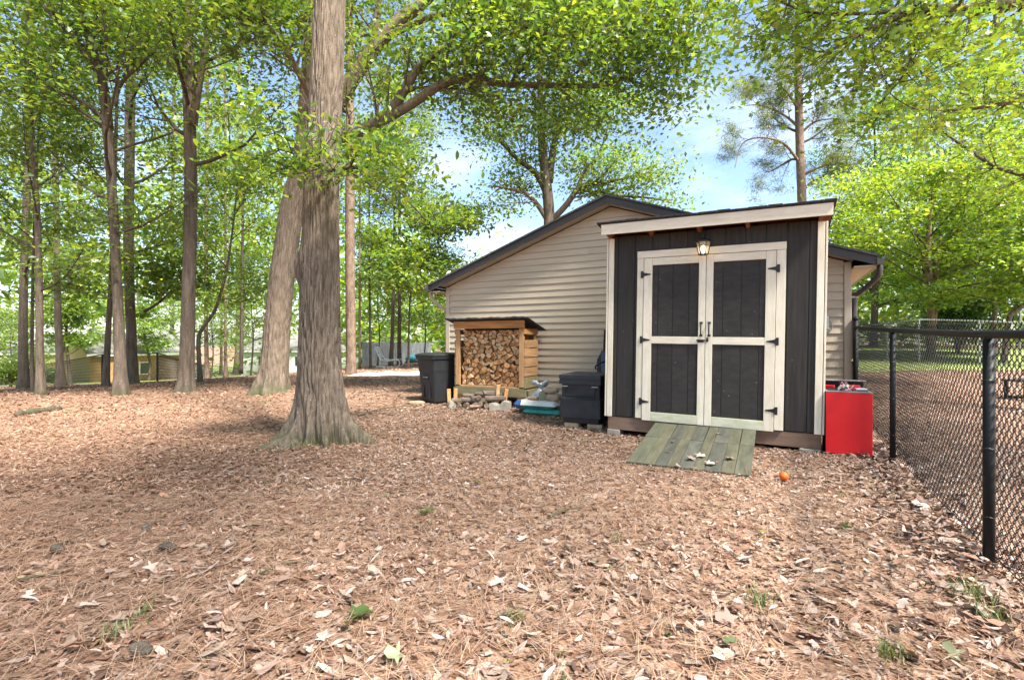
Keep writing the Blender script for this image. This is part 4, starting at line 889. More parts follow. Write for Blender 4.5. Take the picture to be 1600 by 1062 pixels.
def lump(name, mat, loc, sz, rz, seed, label, cat, n=14, k=2.6, amp=.12):    # rounded, dented block (superellipsoid)
    r = np.random.default_rng(seed); V = []; Fc = []
    for i in range(n + 1):
        a = -math.pi / 2 + math.pi * i / n
        for j in range(2 * n):
            b = math.pi * j / n; f = lambda t: math.copysign(abs(t) ** (2 / k), t)
            V.append((f(math.cos(a)) * f(math.cos(b)), f(math.cos(a)) * f(math.sin(b)), f(math.sin(a))))
    V = np.array(V); ph = r.uniform(0, 6.28, (6, 3)); fr = r.uniform(1, 4, (6, 3)); d = sum(np.sin((V * fr[q]).sum(1) + ph[q, 0]) for q in range(6)) / 6
    V = V * (1 + amp * d[:, None]) * (np.array(sz) / 2)
    for i in range(n):
        for j in range(2 * n): Fc.append((i * 2 * n + j, i * 2 * n + (j + 1) % (2 * n), (i + 1) * 2 * n + (j + 1) % (2 * n), (i + 1) * 2 * n + j))
    o = link(name, mesh_np(name, V, np.array(Fc), MT[mat], smooth=True), None, loc, (0, 0, rz)); tag(o, label, cat); return o

def bags():
    v = 6.98; uL = plane_uz(806, 0, v)[0]; g = float(gz(*UV(uL + .4, v)))
    def bag(du, dv, z, L, W, T, mats, label, bands, rz):
        r = np.random.default_rng(int(L * 100)); nx, ny = 28, 12; V = []; Fc = []; Mi = []
        for side in (1, -1):
            for i in range(nx + 1):
                for j in range(ny + 1):
                    x = i / nx; y = j / ny; e = (max(0, 1 - abs(2 * x - 1) ** 9) * max(0, 1 - abs(2 * y - 1) ** 8)) ** .33
                    zz = side * T / 2 * e * (1 + .07 * math.sin(9 * x + 3 * y) + .05 * math.sin(17 * x - 5 * y))
                    V.append((x * L, (y - .5) * W * (1 - .05 * (2 * x - 1) ** 8), zz + T / 2))
        o_ = (nx + 1) * (ny + 1)
        for s in range(2):
            for i in range(nx):
                for j in range(ny):
                    a = s * o_ + i * (ny + 1) + j; f = (a, a + ny + 1, a + ny + 2, a + 1); Fc.append(f if s == 0 else f[::-1]); Mi.append(bands(i / nx, j / ny, s))
        me = bpy.data.meshes.new('cement_bag'); me.from_pydata(V, [], Fc); [me.materials.append(MT[q]) for q in mats]; me.polygons.foreach_set('material_index', Mi); me.polygons.foreach_set('use_smooth', [True] * len(Fc))
        o = link('cement_bag', me, None, (*UV(uL + du, v + dv), z), (0, 0, A28 + rz)); tag(o, label, 'bag'); return o
    mats = ['bag_white', 'bag_blue', 'bag_teal']
    bag(.17, .10, g - .01, .62, .40, .09, mats, 'flat green bag lying on the ground under the white cement bag', lambda x, y, s: 2 if (y < .75) else 0, -.02)
    b = bag(0, .12, g + .072, .70, .44, .13, mats, 'white cement bag with blue and teal print lying beside the chest', lambda x, y, s: (1 if x < .17 and y < .13 else (2 if (.17 < x and s == 1 and y < .3) else (1 if s == 0 and (.18 < x < .3 or .5 < x < .58) and .4 < y < .7 else 0))), .01)
    zt = g + .198
    def at(x, y, vv): u, z = plane_uz(x, y, vv); return (*UV(u, vv), z)
    x, y, z = at(833, 628, v + .16); lump('stone', 'sack', (x, y, zt + .028), (.20, .14, .06), A28, 3, 'flat brown stone lying on the end of the cement bag', 'stone')
    x, y, z = at(849, 621, v + .14); lump('stone', 'greenstone', (x, y, zt + .073), (.14, .12, .15), A28 + .2, 4, 'grey green block standing on the cement bag', 'stone', k=4.5, amp=.06)
    x, y, z = at(865, 622, v + .12); lump('stone', 'sack', (x, y, zt + .058), (.22, .16, .12), A28, 5, 'tan stone lying on the cement bag against the chest', 'stone', k=3.4, amp=.08)
    x, y, z = at(860, 609, v + .13); lump('stone', 'sack', (x, y, zt + .165), (.26, .17, .09), A28 + .1, 6, 'long tan stone capping the small stone pile', 'stone', k=3.0, amp=.12)
    # grey plastic bag with a knotted top, slumped behind the stones
    x, y = UV(plane_uz(847, 600, v + .42)[0], v + .42); gb = float(gz(x, y))
    r = empty('plastic_bag', (x, y, gb), A28, 'slumped grey plastic bag with knotted top between rack and chest', 'bag')
    rs = np.random.default_rng(8); n, kk = 22, 36; V = []; Fc = []
    for i in range(n + 1):
        t = i / n; rad = .20 * (1 - t) ** .35 * (1 - .25 * (1 - t) ** 4) if t < .8 else .20 * (.2) ** .35 * (1 - (t - .8) * 1.8)
        rad = np.interp(t, [0, .08, .35, .6, .75, .84, .92, 1.0], [.13, .19, .20, .15, .08, .035, .075, .09])
        for j in range(kk):
            a = 2 * math.pi * j / kk; w_ = 1 + .10 * math.sin(5 * a + 6 * t) * (.4 + t) + .07 * math.sin(11 * a - 9 * t) * (.3 + t)
            V.append((rad * w_ * math.cos(a) * 1.05, rad * w_ * math.sin(a) * .8, t * .40 + .02 * math.sin(3 * a + 2) * t))
    for i in range(n):
        for j in range(kk): Fc.append((i * kk + j, i * kk + (j + 1) % kk, (i + 1) * kk + (j + 1) % kk, (i + 1) * kk + j))
    link('bag_body', mesh_np('bag_body', np.array(V), np.array(Fc), MT['plastic_grey'], smooth=True), r)
    for (pts_, w0) in (([(-.01, -.02, .33), (-.06, -.05, .40), (-.12, -.06, .43), (-.15, -.07, .39)], .034), ([(.01, -.02, .33), (.05, -.03, .41), (.10, -.02, .45)], .030)):
        m = MB(); S_ = spline([(*p_, 0) for p_ in pts_], 14)[:, :3]; m.tube(S_, [w0 * (.35 + .65 * math.sin(math.pi * (k + .5) / 15)) * (1 + .25 * math.sin(k * 2.2)) for k in range(14)], 7); m.build('tied_ear', MT['plastic_grey'], r, smooth=True)
bags()

def red_cabinet():
    v = 5.99; u0, u1 = .452, .845; w = u1 - u0; D = .46; g = float(gz(*UV(.64, v))); z0, z1 = .025, .645
    r = empty('red_cabinet', (*UV((u0 + u1) / 2, v), g), A28, 'bright red metal cabinet standing between the shed and the fence', 'cabinet')
    h = z1 - g; m = MB(); m.box(-w / 2, w / 2, 0, .012, z0 - g, h); m.build('front_panel', MT['red'], r, bevel=.003)
    for s in (-1, 1):
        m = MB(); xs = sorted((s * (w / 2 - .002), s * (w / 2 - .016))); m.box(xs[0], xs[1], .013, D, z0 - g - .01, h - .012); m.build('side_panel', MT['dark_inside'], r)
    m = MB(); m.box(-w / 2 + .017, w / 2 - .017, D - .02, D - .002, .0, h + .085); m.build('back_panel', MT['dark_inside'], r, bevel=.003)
    m = MB(); m.box(-w / 2 - .002, w / 2 + .002, D - .05, D + .005, h + .088, h + .102); m.build('back_rim', MT['grey_metal'], r, bevel=.003)
    m = MB(); m.box(-w / 2 + .001, w / 2 - .001, .0, D - .022, h + .001, h + .014); m.build('top_tray', MT['grey_metal'], r, bevel=.003)
    m = MB(); m.box(-w / 2 + .02, w / 2 - .02, .06, D - .03, h + .0145, h + .018); m.build('tray_liner', MT['dark_inside'], r)
    for x in (-.15, .15):
        m = MB(); m.box(x - .03, x + .03, .05, .4, -.012, z0 - g - .001); m.build('foot', MT['dark_inside'], r)
    zt = g + h + .018
    def wp(x, y, z): a = UV((u0 + u1) / 2 + x, v + y); return (a[0], a[1], zt + z)
    m = MB(); m.box(-.07, .07, -.012, .012, 0, .035); o = m.build('red_strip', MT['red'], None, bevel=.004, loc=wp(.07, .36, .0), rot=(0, 0, A28 + .1)); tag(o, 'loose red strip lying along the back of the cabinet top', 'strip')
    m = MB(); m.box(-.05, .05, -.03, .03, 0, .03); o = m.build('red_box', MT['red'], None, bevel=.004, loc=wp(-.14, .33, .0), rot=(0, 0, A28 - .2)); tag(o, 'small red carton on the left of the cabinet top', 'box')
    rs = np.random.default_rng(3); n = 30; nr = rs.normal(0, .8, (n, 3)) + (0, 0, .5)
    V, Fc, C = scatter(STAR[0], STAR[1], np.array(wp(-.02, .15, .03)) + rs.normal(0, .028, (n, 3)) * (1, 1, .5), rot_frames(nr, rs.uniform(0, 6, n)), rs.uniform(.05, .09, n), np.where(rs.random((n, 1)) < .5, np.array([[.55, .5, .42]]), np.array([[.5, .12, .16]])))
    o = link('artificial_flower', mesh_np('artificial_flower', V, Fc, MT['litter'], C)); tag(o, 'faded pink and white artificial flower on the red cabinet', 'flower')
    m = MB(); m.box(-.06, .06, -.05, .05, 0, .02); o = m.build('grey_tin', MT['plastic_grey'], None, bevel=.005, loc=wp(.10, .17, .0), rot=(0, 0, A28 + .5)); tag(o, 'flat grey blue tin on the right of the cabinet top', 'tin')
red_cabinet()

def ball():
    p = hit(1225, 753); m = MB(); R = .036
    m.lathe([(max(.001, R * math.sin(math.pi * k / 14)), -R * math.cos(math.pi * k / 14)) for k in range(15)], 20)
    o = m.build('orange_ball', MT['orange'], None, smooth=True, loc=p + Vector((0, 0, R + .012))); tag(o, 'small orange ball lying on the leaves beside the ramp', 'ball')
ball()

# ------------------------------------------------------------------ the chain-link fence on the right
def fence():
    P0 = Vector((4.575, 6.60, 0)); P1 = Vector(((1395 - 800) / F * 4.75, 4.75, 0)); P2 = Vector(((1545 - 800) / F * 2.55, 2.55, 0)); P3 = P2 * 2 - P1; P4 = P3 + (P2 - P1)
    tops = [1.350, 1.270, 1.193, 1.175, 1.16]; PS = [P0, P1, P2, P3, P4]
    r = empty('chain_link_fence', (P1.x, P1.y, 0), 0, 'black chain link fence running from the house corner past the red cabinet', 'fence')
    o0 = Vector((P1.x, P1.y, 0))
    for k, (p, t) in enumerate(zip(PS, tops)):
        m = MB(); g = float(gz(p.x, p.y)); R = .032 if k == 0 else .0245; tt = t + (.10 if k == 0 else -.023)
        q = p - o0; m.tube([(q.x, q.y, g - .15), (q.x, q.y, tt)], R, 16); po = m.build('post', MT['fence_black'], r, smooth=False)
        for pl in po.data.polygons: pl.use_smooth = len(pl.vertices) == 4
        if k == 0: c = MB(); c.lathe([(.037, 0), (.038, .02), (.03, .035), (.012, .045), (.002, .047)], 14, c=(q.x, q.y, tt + .001)); c.build('post_cap', MT['fence_black'], po)
        for zt in (.25, .6, .95) if k in (1, 2) else ():                # wire ties
            c = MB(); dv = (P2 - P1).normalized(); nrm = Vector((dv.y, -dv.x, 0))
            pts = [(q.x + (R + .004) * math.cos(a), q.y + (R + .004) * math.sin(a), g + zt + .006 * math.sin(2 * a)) for a in [math.pi * 2 * j / 14 for j in range(13)]]
            c.tube(pts, .0016, 5); c.build('wire_tie', MT['gutter'], po)
    rl = [Vector((p.x - o0.x, p.y - o0.y, t)) for p, t in zip(PS, tops)]
    m = MB(); pts = spline([(*p, 0) for p in rl], 50)[:, :3]; m.tube(pts, .021, 14); ra = m.build('top_rail', MT['fence_black'], r, smooth=True)
    # wires: one zigzag mesh shared by all of them
    w, hgt, H = .062, .062, 1.24; A = w / 4 + .003; m = MB(); pts = []; n = int(H / (hgt / 2))
    for k in range(n + 1):
        s = 1 if k % 2 else -1; z = k * hgt / 2
        for dz, f in ((-.011, .62), (-.004, 1.0), (.004, 1.0), (.011, .62)):
            if 0 <= z + dz <= H: pts.append((s * A * f, .0035 * (1 if (dz > 0) == (s > 0) else -1), z + dz))
    pts.append((pts[-1][0] * .4, .004, H + .012)); pts.append((-pts[-1][0], .0, H + .018))
    m.tube(pts, .0025, 5); wm = m.mesh('wire', MT['fence_black'], smooth=True)
    off = Vector((0, 0, 0)); c = 0
    for a in range(3):
        p, q = PS[a], PS[a + 1]; d = q - p; Ln = d.length; nw = int(round(Ln / (w / 2))); nrm = Vector((d.y, -d.x, 0)).normalized()
        if nrm.x < 0: nrm = -nrm
        for k in range(nw):
            f = (k + .5) / nw; pos = p.lerp(q, f); top = tops[a] + (tops[a + 1] - tops[a]) * f
            o = link('wire', wm, r, (pos.x - o0.x + nrm.x * .031, pos.y - o0.y + nrm.y * .031, top + .048 - H - (hgt / 2 if c % 2 else 0) + .018), (0, 0, math.atan2(d.y, d.x))); c += 1
    t = MB(); t.tube([(p.x - o0.x + .02, p.y - o0.y, float(gz(p.x, p.y)) + .06) for p in PS[:4]], .003, 6); t.build('tension_wire', MT['fence_black'], r)
fence()

def bench():
    p = hit(1602, 627); r = empty('garden_bench', p, .25, 'low black metal bench standing beyond the chain link fence', 'bench'); h = .36
    for k in range(5): m = MB(); m.box(-.05, 1.5, -.05 + k * .085, -.05 + k * .085 + .07, h, h + .03); m.build('seat_slat', MT['fence_black'], r, bevel=.004)
    for x in (.03, 1.40):
        for y in (0, .30): m = MB(); m.box(x, x + .05, y, y + .05, -.02, h - .001); m.build('leg', MT['fence_black'], r)
        m = MB(); m.box(x + .005, x + .045, .052, .298, .04, .08); m.build('stretcher', MT['fence_black'], r)
bench()

# ------------------------------------------------------------------ background: far fences, houses, yard clutter
def far_fence_left():
    P = [hit(x, y) for x, y in ((-60, 604), (45, 603), (160, 601), (246, 597), (322, 591), (396, 586))]
    P += [P[-1] + Vector((5, 2.2, 0)), P[-1] + Vector((10, 4.4, 0)), P[-1] + Vector((15, 6.6, 0))]
    for p in P: p.z = float(gz(p.x, p.y))
    r = empty('chain_link_fence', P[2], 0, 'far black chain link fence among the trees in front of the tan outbuilding', 'fence'); o = P[2]
    for p in P: m = MB(); q = p - o; m.tube([(q.x, q.y, q.z - .1), (q.x, q.y, q.z + 1.22)], .04, 8); m.build('post', MT['fence_black'], r)
    m = MB(); m.tube([(p - o) + Vector((0, 0, 1.2)) for p in P], .026, 6); m.build('top_rail', MT['fence_black'], r)
    for zz in (.1,): m = MB(); m.tube([(p - o) + Vector((0, 0, zz)) for p in P], .008, 5); m.build('tension_wire', MT['fence_black'], r)
    m = MB()                                                            # the distant fabric, too fine to tell wires apart
    for a, b in zip(P[:-1], P[1:]):
        d = b - a; n = int(d.length / .14)
        for k in range(n):
            q = a - o + d * (k / n); e = d.normalized() * .14 * 4.2
            for s in (1, -1): m.tube([q + Vector((0, 0, .1 if s > 0 else 1.18)), q + e + Vector((0, 0, 1.18 if s > 0 else .1))], .0035, 3, cap=False)
    f = m.build('wire_fabric', MT['fence_black'], r); f['kind'] = 'stuff'
far_fence_left()

def far_fence_right():
    Pts = [(1336, 512, 22), (1386, 505, 20), (1436, 499, 18.5), (1530, 501, 17.5), (1640, 506, 16.5), (1760, 512, 15.5)]
    r = None
    P = [px(*p) for p in Pts]; o = Vector((P[2].x, P[2].y, float(gz(P[2].x, P[2].y))))
    r = empty('chain_link_fence', o, 0, 'pale galvanised fence across the neighbouring yard under the bright trees', 'fence')
    for p in P: m = MB(); m.tube([(p.x - o.x, p.y - o.y, float(gz(p.x, p.y)) - o.z - .1), (p.x - o.x, p.y - o.y, p.z - o.z)], .035, 8); m.build('post', MT['galv'], r)
    m = MB(); m.tube([p - o for p in P], .028, 6); m.build('top_rail', MT['galv'], r)
    m = MB()
    for a, b in zip(P[:-1], P[1:]):
        d = b - a; n = int(d.length / .12)
        for k in range(n):
            q0 = a.lerp(b, k / n) - o; q1 = a.lerp(b, min(1, (k + 5) / n)) - o; bz = float(gz(a.x, a.y)) - o.z
            m.tube([(q0.x, q0.y, bz), q1], .0014, 3, cap=False); m.tube([q0, (q1.x, q1.y, bz)], .0014, 3, cap=False)
    f = m.build('wire_fabric', MT['galv'], r); f['kind'] = 'stuff'
    a = px(1594, 510, 30); m = MB(); m.tube([(0, 0, -1.5), (0, 0, 1.6)], .07, 8); o2 = m.build('metal_pole', MT['galv'], None, loc=a); tag(o2, 'tall pale metal pole beyond the galvanised fence', 'pole')
far_fence_right()

def building(name, label, loc, rz, L, D, hw, hr, wall_l, wall_g, roof, wins=(), doors=(), ov=.3):
    r = empty(name, loc, rz, label, 'building' if 'out' in name else 'house')
    m = MB(); m.box(0, L, 0, D, -1.0, hw); m.build('wall', MT[wall_l], r)
    for x in (0, L):
        q = MB(); y0, y1 = 0, D; xs = (x - .012, x - .002) if x == 0 else (x + .002, x + .012)
        q.add([(xs[0], y0, -1), (xs[0], y1, -1), (xs[0], y1, hw), (xs[0], D / 2, hr), (xs[0], y0, hw), (xs[1], y0, -1), (xs[1], y1, -1), (xs[1], y1, hw), (xs[1], D / 2, hr), (xs[1], y0, hw)],
              [(0, 4, 3, 2, 1), (5, 6, 7, 8, 9)] + [(i, (i + 1) % 5, (i + 1) % 5 + 5, i + 5) for i in range(5)]); q.build('gable', MT[wall_g], r)
    sl = (hr - hw) / (D / 2); rf = MB()
    for s in (0, 1):
        y0 = -ov if s == 0 else D + ov; z0 = hw - sl * ov; rf.add([(-ov, y0, z0), (L + ov, y0, z0), (L + ov, D / 2, hr), (-ov, D / 2, hr), (-ov, y0, z0 + .1), (L + ov, y0, z0 + .1), (L + ov, D / 2, hr + .1), (-ov, D / 2, hr + .1)],
            [(0, 1, 2, 3), (4, 7, 6, 5), (0, 4, 5, 1), (0, 3, 7, 4), (1, 5, 6, 2)])
    rf.build('roof', MT[roof], r)
    for s in (0, 1):
        t = MB(); y0, y1 = (-ov - .03, -ov - .004) if s == 0 else (D + ov + .004, D + ov + .03); t.box(-ov, L + ov, y0, y1, hw - sl * ov - .08, hw - sl * ov + .10); t.build('fascia', MT['white_wall'], r)
    for (x, z, w, h) in wins:
        f = MB(); f.box(x - w / 2 - .06, x + w / 2 + .06, -.05, -.004, z - .06, z + h + .06); fo = f.build('window', MT['white_wall'], r)
        g = MB(); g.box(x - w / 2, x + w / 2, -.058, -.052, z, z + h); g.build('pane', MT['glass_dark'], fo)
    for (x, w, h) in doors: f = MB(); f.box(x - w / 2, x + w / 2, -.05, -.004, -.05, h); f.build('door', MT['grey_roof'], r)
    return r
c = px(141, 597, 36)
building('outbuilding', 'tan outbuilding with cream gable and grey roof beyond the left fence', c, math.radians(58), 6.2, 5.2, 2.1, 3.45, 'tan_wall', 'cream_wall', 'grey_roof', wins=((3.4, .45, .6, .85),))
building('distant_house', 'white distant house with grey roof seen between the trunks across the lawn', Vector((-36, 66, -2.9)), math.radians(-4), 22, 9, 3.0, 5.2, 'white_wall', 'white_wall', 'grey_roof', wins=((3, 1, 1.2, 1.2), (8, 1, 1.2, 1.2), (17, 1, 1.4, 1.2)), doors=((12, 1.0, 2.1),))
building('distant_house', 'cream distant house at the edge of the wood beyond the driveway', Vector((-74, 62, -3.2)), math.radians(8), 16, 9, 3.0, 5.2, 'cream_wall', 'cream_wall', 'grey_roof', wins=((3, 1, 1.2, 1.2), (8, 1, 1.2, 1.2)), doors=((12, 1.0, 2.1),))

def clutter():
    # grey board fence far behind the pines
    a = px(566, 556, 30); a.z = float(gz(a.x, a.y)); r = empty('board_fence', a, .02, 'grey board fence far behind the slim pines', 'fence')
    for k in range(26):
        m = MB(); h = 1.5 + .02 * math.sin(k * 2.3); m.box(k * .16, k * .16 + .15, 0, .02, -.1, h); m.build('board', MT['old_board'], r)
    for z in (.3, 1.2): m = MB(); m.box(0, 26 * .16, .022, .07, z, z + .09); m.build('rail', MT['old_board'], r)
    # teal tarp over a heap
    p = px(658, 556, 30); p.z = float(gz(p.x, p.y)); lump('covered_heap', 'teal_tarp', p + Vector((0, 0, .24)), (1.7, .9, .6), .1, 12, 'low teal tarpaulin heap in the distance beside the grey board fence', 'tarp', n=16, amp=.2)
    # pale sheet on the ground
    p = hit(614, 586); n = 16; V = []; Fc = []
    for i in range(n + 1):
        for j in range(n + 1):
            x = (i / n - .5) * 2.5 * (1 + .06 * math.sin(j)); y = (j / n - .5) * 1.9 * (1 + .05 * math.sin(i * 1.3)); gx, gy = p.x + x, p.y + y; V.append((x, y, float(gz(gx, gy)) - p.z + .05 + .03 * math.sin(i * .9) * math.sin(j * .7)))
    for i in range(n):
        for j in range(n): a = i * (n + 1) + j; Fc.append((a, a + n + 1, a + n + 2, a + 1))
    o = link('ground_sheet', mesh_np('ground_sheet', np.array(V), np.array(Fc), MT['slab'], smooth=True), None, p); md = o.modifiers.new('thick', 'SOLIDIFY'); md.thickness = .03; tag(o, 'pale sheet lying flat on the ground behind the oak', 'sheet')
    # white frame lounge chair
    p = hit(605, 574); r = empty('lounge_chair', p, -.15, 'white metal lounge chair with curved runners by the pine trunks', 'chair'); s = 1.0
    for y in (0, .5):
        m = MB(); m.tube(spline([(-.62, y, .95, 0), (-.35, y, .42, 0), (-.05, y, .30, 0), (.45, y, .36, 0), (.60, y, .25, 0), (.5, y, .05, 0), (-.05, y, .02, 0), (-.55, y, .04, 0)], 40)[:, :3], .022, 8); m.build('runner', MT['white_metal'], r, smooth=True)
    for (x, z) in [(-.62 + .055 * k, .93 - .105 * k) for k in range(5)]: m = MB(); m.box(x, x + .03, .02, .48, z - .045, z + .045); m.build('back_slat', MT['white_metal'], r)
    for k in range(6): m = MB(); x = -.28 + .12 * k; m.box(x, x + .09, .02, .48, .345 + .01 * abs(k - 2), .365 + .01 * abs(k - 2)); m.build('seat_slat', MT['white_metal'], r)
    # red brick and pale stone by the bin
    p = hit(664, 625); m = MB(); m.box(-.12, .12, -.06, .06, 0, .07); o = m.build('brick', MT['brick_red'], None, bevel=.006, loc=p, rot=(0, 0, .1)); tag(o, 'red brick on the ground left of the wheeled bin', 'brick')
    p = hit(651, 631); lump('stone', 'brick_buff', p + Vector((0, 0, .02)), (.3, .18, .08), .2, 31, 'flat pinkish stone in front of the red brick', 'stone')
    # mossy fallen log at the left
    p = hit(52, 646); q = hit(95, 640); m = MB(); n = 12
    m.tube([p.lerp(q, (k - 4) / 7) + Vector((0, 0, .025 + .010 * math.sin(k * 1.7))) for k in range(n)], [(.055 + .010 * math.sin(k * 2.3) + .006 * math.sin(k * 5.1)) * (.6 if k in (0, n - 1) else 1) for k in range(n)], 10); m.v = [tuple(Vector(t) - p) for t in m.v]
    o = m.build('fallen_log', MT['bark_brown'], None, smooth=True, loc=p); tag(o, 'mossy fallen log lying in the leaves at the wood edge', 'log')
clutter()

# ------------------------------------------------------------------ trees placed from the photograph
def rows(rw, Y=None, dz=None):               # pixel rows (x, y, width) -> world points and radii; the first row stands on the terrain
    if Y is None: b = hit(rw[0][0], rw[0][1]); Y = b.y
    else: X = (rw[0][0] - 800) / F * Y; b = Vector((X, Y, float(gz(X, Y))))
    pts = [b] + [px(x, y, Y) for x, y, w in rw[1:]]; rad = [w / 2 / F * Y for x, y, w in rw]
    return pts, rad, Y
def LP(*q): return [px(x, y, Y) for x, y, Y in q]

# the big oak in the middle
p, r_, Y = rows([(505, 688, 74), (502, 640, 71), (500, 580, 68), (500, 500, 65), (500, 400, 62), (502, 300, 57), (507, 200, 55), (511, 100, 54), (515, 0, 53), (520, -200, 45), (528, -480, 34), (530, -800, 20), (530, -1050, 9)])
OAK = p[0].copy()
oak = tree('large oak with furrowed grey bark and mossy flared roots before the woodpile', p, r_, 3, 'bark_oak', limbs=10, z0=7.4, z1=12.5, spreadR=5.2, per=14, lsize=0.085, leaf=LEAF6, gain=1.2, name='oak_tree', twl=.36, tcs=.62, up=.16, thin=.42,
     tk=dict(nth=160, nh=290, flare=.20, fh=.6, lobes=5, ridge=.065, roots=[(math.pi * 1.07, .70, .13, .22), (math.pi * 1.27, .52, .11, .20), (math.pi * 1.45, .22, .09, .28), (math.pi * 1.64, .36, .12, .18), (math.pi * 1.82, .30, .10, .30), (math.pi * 1.95, .56, .14, .21), (.35, .4, .2, .22), (math.pi * .6, .35, .2, .22)], burl=[(math.pi, 2.12, .16, .06), (math.pi * .92, 2.0, .10, .05), (math.pi * 1.45, 3.45, .13, .03)]),
     extra=[(LP((520, 268, 5.55), (500, 262, 5.2), (470, 245, 5.0), (432, 232, 4.9)), (.018, .012, .009, .005), 11), (LP((518, 266, 5.5), (545, 262, 5.1), (560, 230, 4.9)), (.014, .009, .005), 7),
            (LP((528, 268, 5.7), (580, 262, 5.6), (625, 300, 5.5), (665, 345, 5.5)), (.020, .014, .011, .006), 6), (LP((530, 258, 5.8), (580, 290, 6.1), (625, 330, 6.4), (650, 350, 6.5)), (.018, .014, .010, .006), 5)])
def oak_roots():                             # surface roots running out from the flare
    for (pp, rr) in (([(452, 672, 5.50), (438, 684, 5.38), (412, 696, 5.22), (378, 701, 5.1)], (.060, .055, .040, .015)), ([(462, 684, 5.36), (448, 697, 5.2), (425, 710, 5.02)], (.05, .042, .015))):
        W = [px(*q) for q in pp]
        for k, w in enumerate(W): w.z = float(gz(w.x, w.y)) + (.045, .030, .012, -.008)[k if len(W) == 4 else k + 1]
        S = spline([(*(w - OAK), a) for w, a in zip(W, rr)], 26); m = MB()
        m.tube([s_[:3] + np.array([0, 0, .004 * math.sin(k * .7)]) for k, s_ in enumerate(S)], [max(s_[3] * (1 + .05 * math.sin(k * .9)), .008) for k, s_ in enumerate(S)], 14); m.build('root', MT['bark_oak'], oak, smooth=True)
oak_roots()

# the leaning grey tree behind it, whose limbs reach over the roof
p, r_, Y2 = rows([(424, 613, 46), (430, 560, 43), (435, 490, 42), (446, 400, 41), (458, 320, 39), (478, 250, 36), (506, 195, 36), (537, 145, 29), (577, 85, 26), (622, 35, 23), (662, 3, 20), (720, -60, 16), (800, -160, 9)])
tree('leaning grey barked tree with spreading roots behind the oak', p, r_, 8, 'bark_grey', limbs=0, name='leaning_tree', per=20, lsize=0.115, leaf=LEAF2, spreadR=4.5, csize=1.4, thin=.95,
     tk=dict(nth=110, nh=200, flare=.75, fh=.45, lobes=6, ridge=.05),
     extra=[(LP((478, 252, Y2), (488, 100, Y2), (492, -60, Y2), (497, -250, Y2)), (.27, .22, .16, .06), 16),
            (LP((492, 222, Y2), (540, 215, Y2 - .4), (604, 182, Y2 - .7), (632, 140, Y2 - .8), (655, 105, Y2 - .8), (690, 80, Y2 - .8)), (.14, .13, .12, .10, .08, .03), 16),
            (LP((596, 190, Y2 - .7), (640, 165, Y2 - .9), (690, 132, Y2 - 1.0), (725, 124, Y2 - 1.0), (800, 132, Y2 - 1.0), (880, 134, Y2 - 1.0), (950, 132, Y2 - 1.0), (1020, 95, Y2 - 1.0)), (.10, .095, .09, .085, .07, .05, .035, .015), 34),
            (LP((600, 60, Y2), (680, 25, Y2 - .8), (760, 20, Y2 - 1.4), (850, 52, Y2 - 1.8), (930, 58, Y2 - 2)), (.08, .06, .05, .035, .015), 24),
            (LP((577, 85, Y2), (590, 20, Y2 + .4), (600, -80, Y2 + .6)), (.10, .08, .03), 12),
            (LP((760, -110, Y2), (860, -60, Y2 - 1), (980, -10, Y2 - 1.5), (1080, 40, Y2 - 1.8)), (.08, .06, .04, .012), 26),
            (LP((506, 195, Y2), (470, 120, Y2 - .6), (420, 40, Y2 - 1.2), (360, -20, Y2 - 1.6)), (.09, .07, .05, .015), 20)])

GW = 'tall slender trees of the wood'
def wood(label, rw, seed, bark='bark_brown', Y=None, **k):
    p, r_, Y = rows(rw, Y); r_ = [q * .86 for q in r_]; kw = dict(limbs=10, z0=3.6, z1=12.5, spreadR=3.2, per=14, lsize=.12); kw.update(k); kw.setdefault('csize', 1.25)
    return tree(label, p, r_, seed, bark, **kw)
wood('tall dark trunked tree with straight bole standing left of the leaning tree', [(290, 612, 30), (292, 560, 27), (295, 450, 25), (298, 330, 24), (297, 220, 23), (294, 110, 22), (293, 0, 20), (292, -250, 14), (292, -560, 5)], 21, z0=4.6, z1=14, tk=dict(nth=48, nh=100, flare=.6, fh=.4, lobes=5, ridge=.03), lsize=.105,
     extra=[(LP((301, 195, 11.4), (308, 150, 11.3), (318, 90, 11.2), (328, 20, 11.2)), (.10, .08, .06, .05), 8)])
wood('forked tree with two rising limbs at the wood edge', [(188, 617, 26), (187, 560, 21), (184, 470, 18), (179, 370, 17), (173, 270, 17), (168, 205, 18), (164, 170, 14), (150, 110, 12), (105, 50, 10), (60, 0, 8), (10, -70, 5)], 22, z0=3.5, z1=8.6, tk=dict(nth=40, nh=90, flare=.5, ridge=.03),
     extra=[(LP((170, 200, 11.0), (163, 140, 11), (142, 70, 11), (122, 0, 11), (100, -120, 11)), (.09, .085, .075, .06, .02), 10), (LP((165, 190, 11), (130, 160, 10.8), (75, 132, 10.6), (0, 90, 10.4)), (.05, .04, .03, .012), 9), (LP((178, 165, 11), (190, 130, 11), (225, 95, 10.8), (255, 70, 10.8)), (.05, .04, .03, .012), 9)])
wood('straight tree close behind the forked tree', [(206, 600, 22), (205, 520, 18), (201, 400, 18), (202, 280, 19), (203, 180, 18), (206, 60, 15), (208, -120, 9), (208, -300, 4)], 23, tk=dict(nth=32, nh=70, ridge=.03))
wood('grey tree with lichen spotted bole at the shaded edge of the wood', [(63, 617, 17), (62, 540, 13), (61, 430, 12), (58, 330, 10), (52, 240, 9), (45, 130, 8), (42, 0, 6), (40, -200, 3)], 24, 'bark_grey', z0=2.2, z1=9)
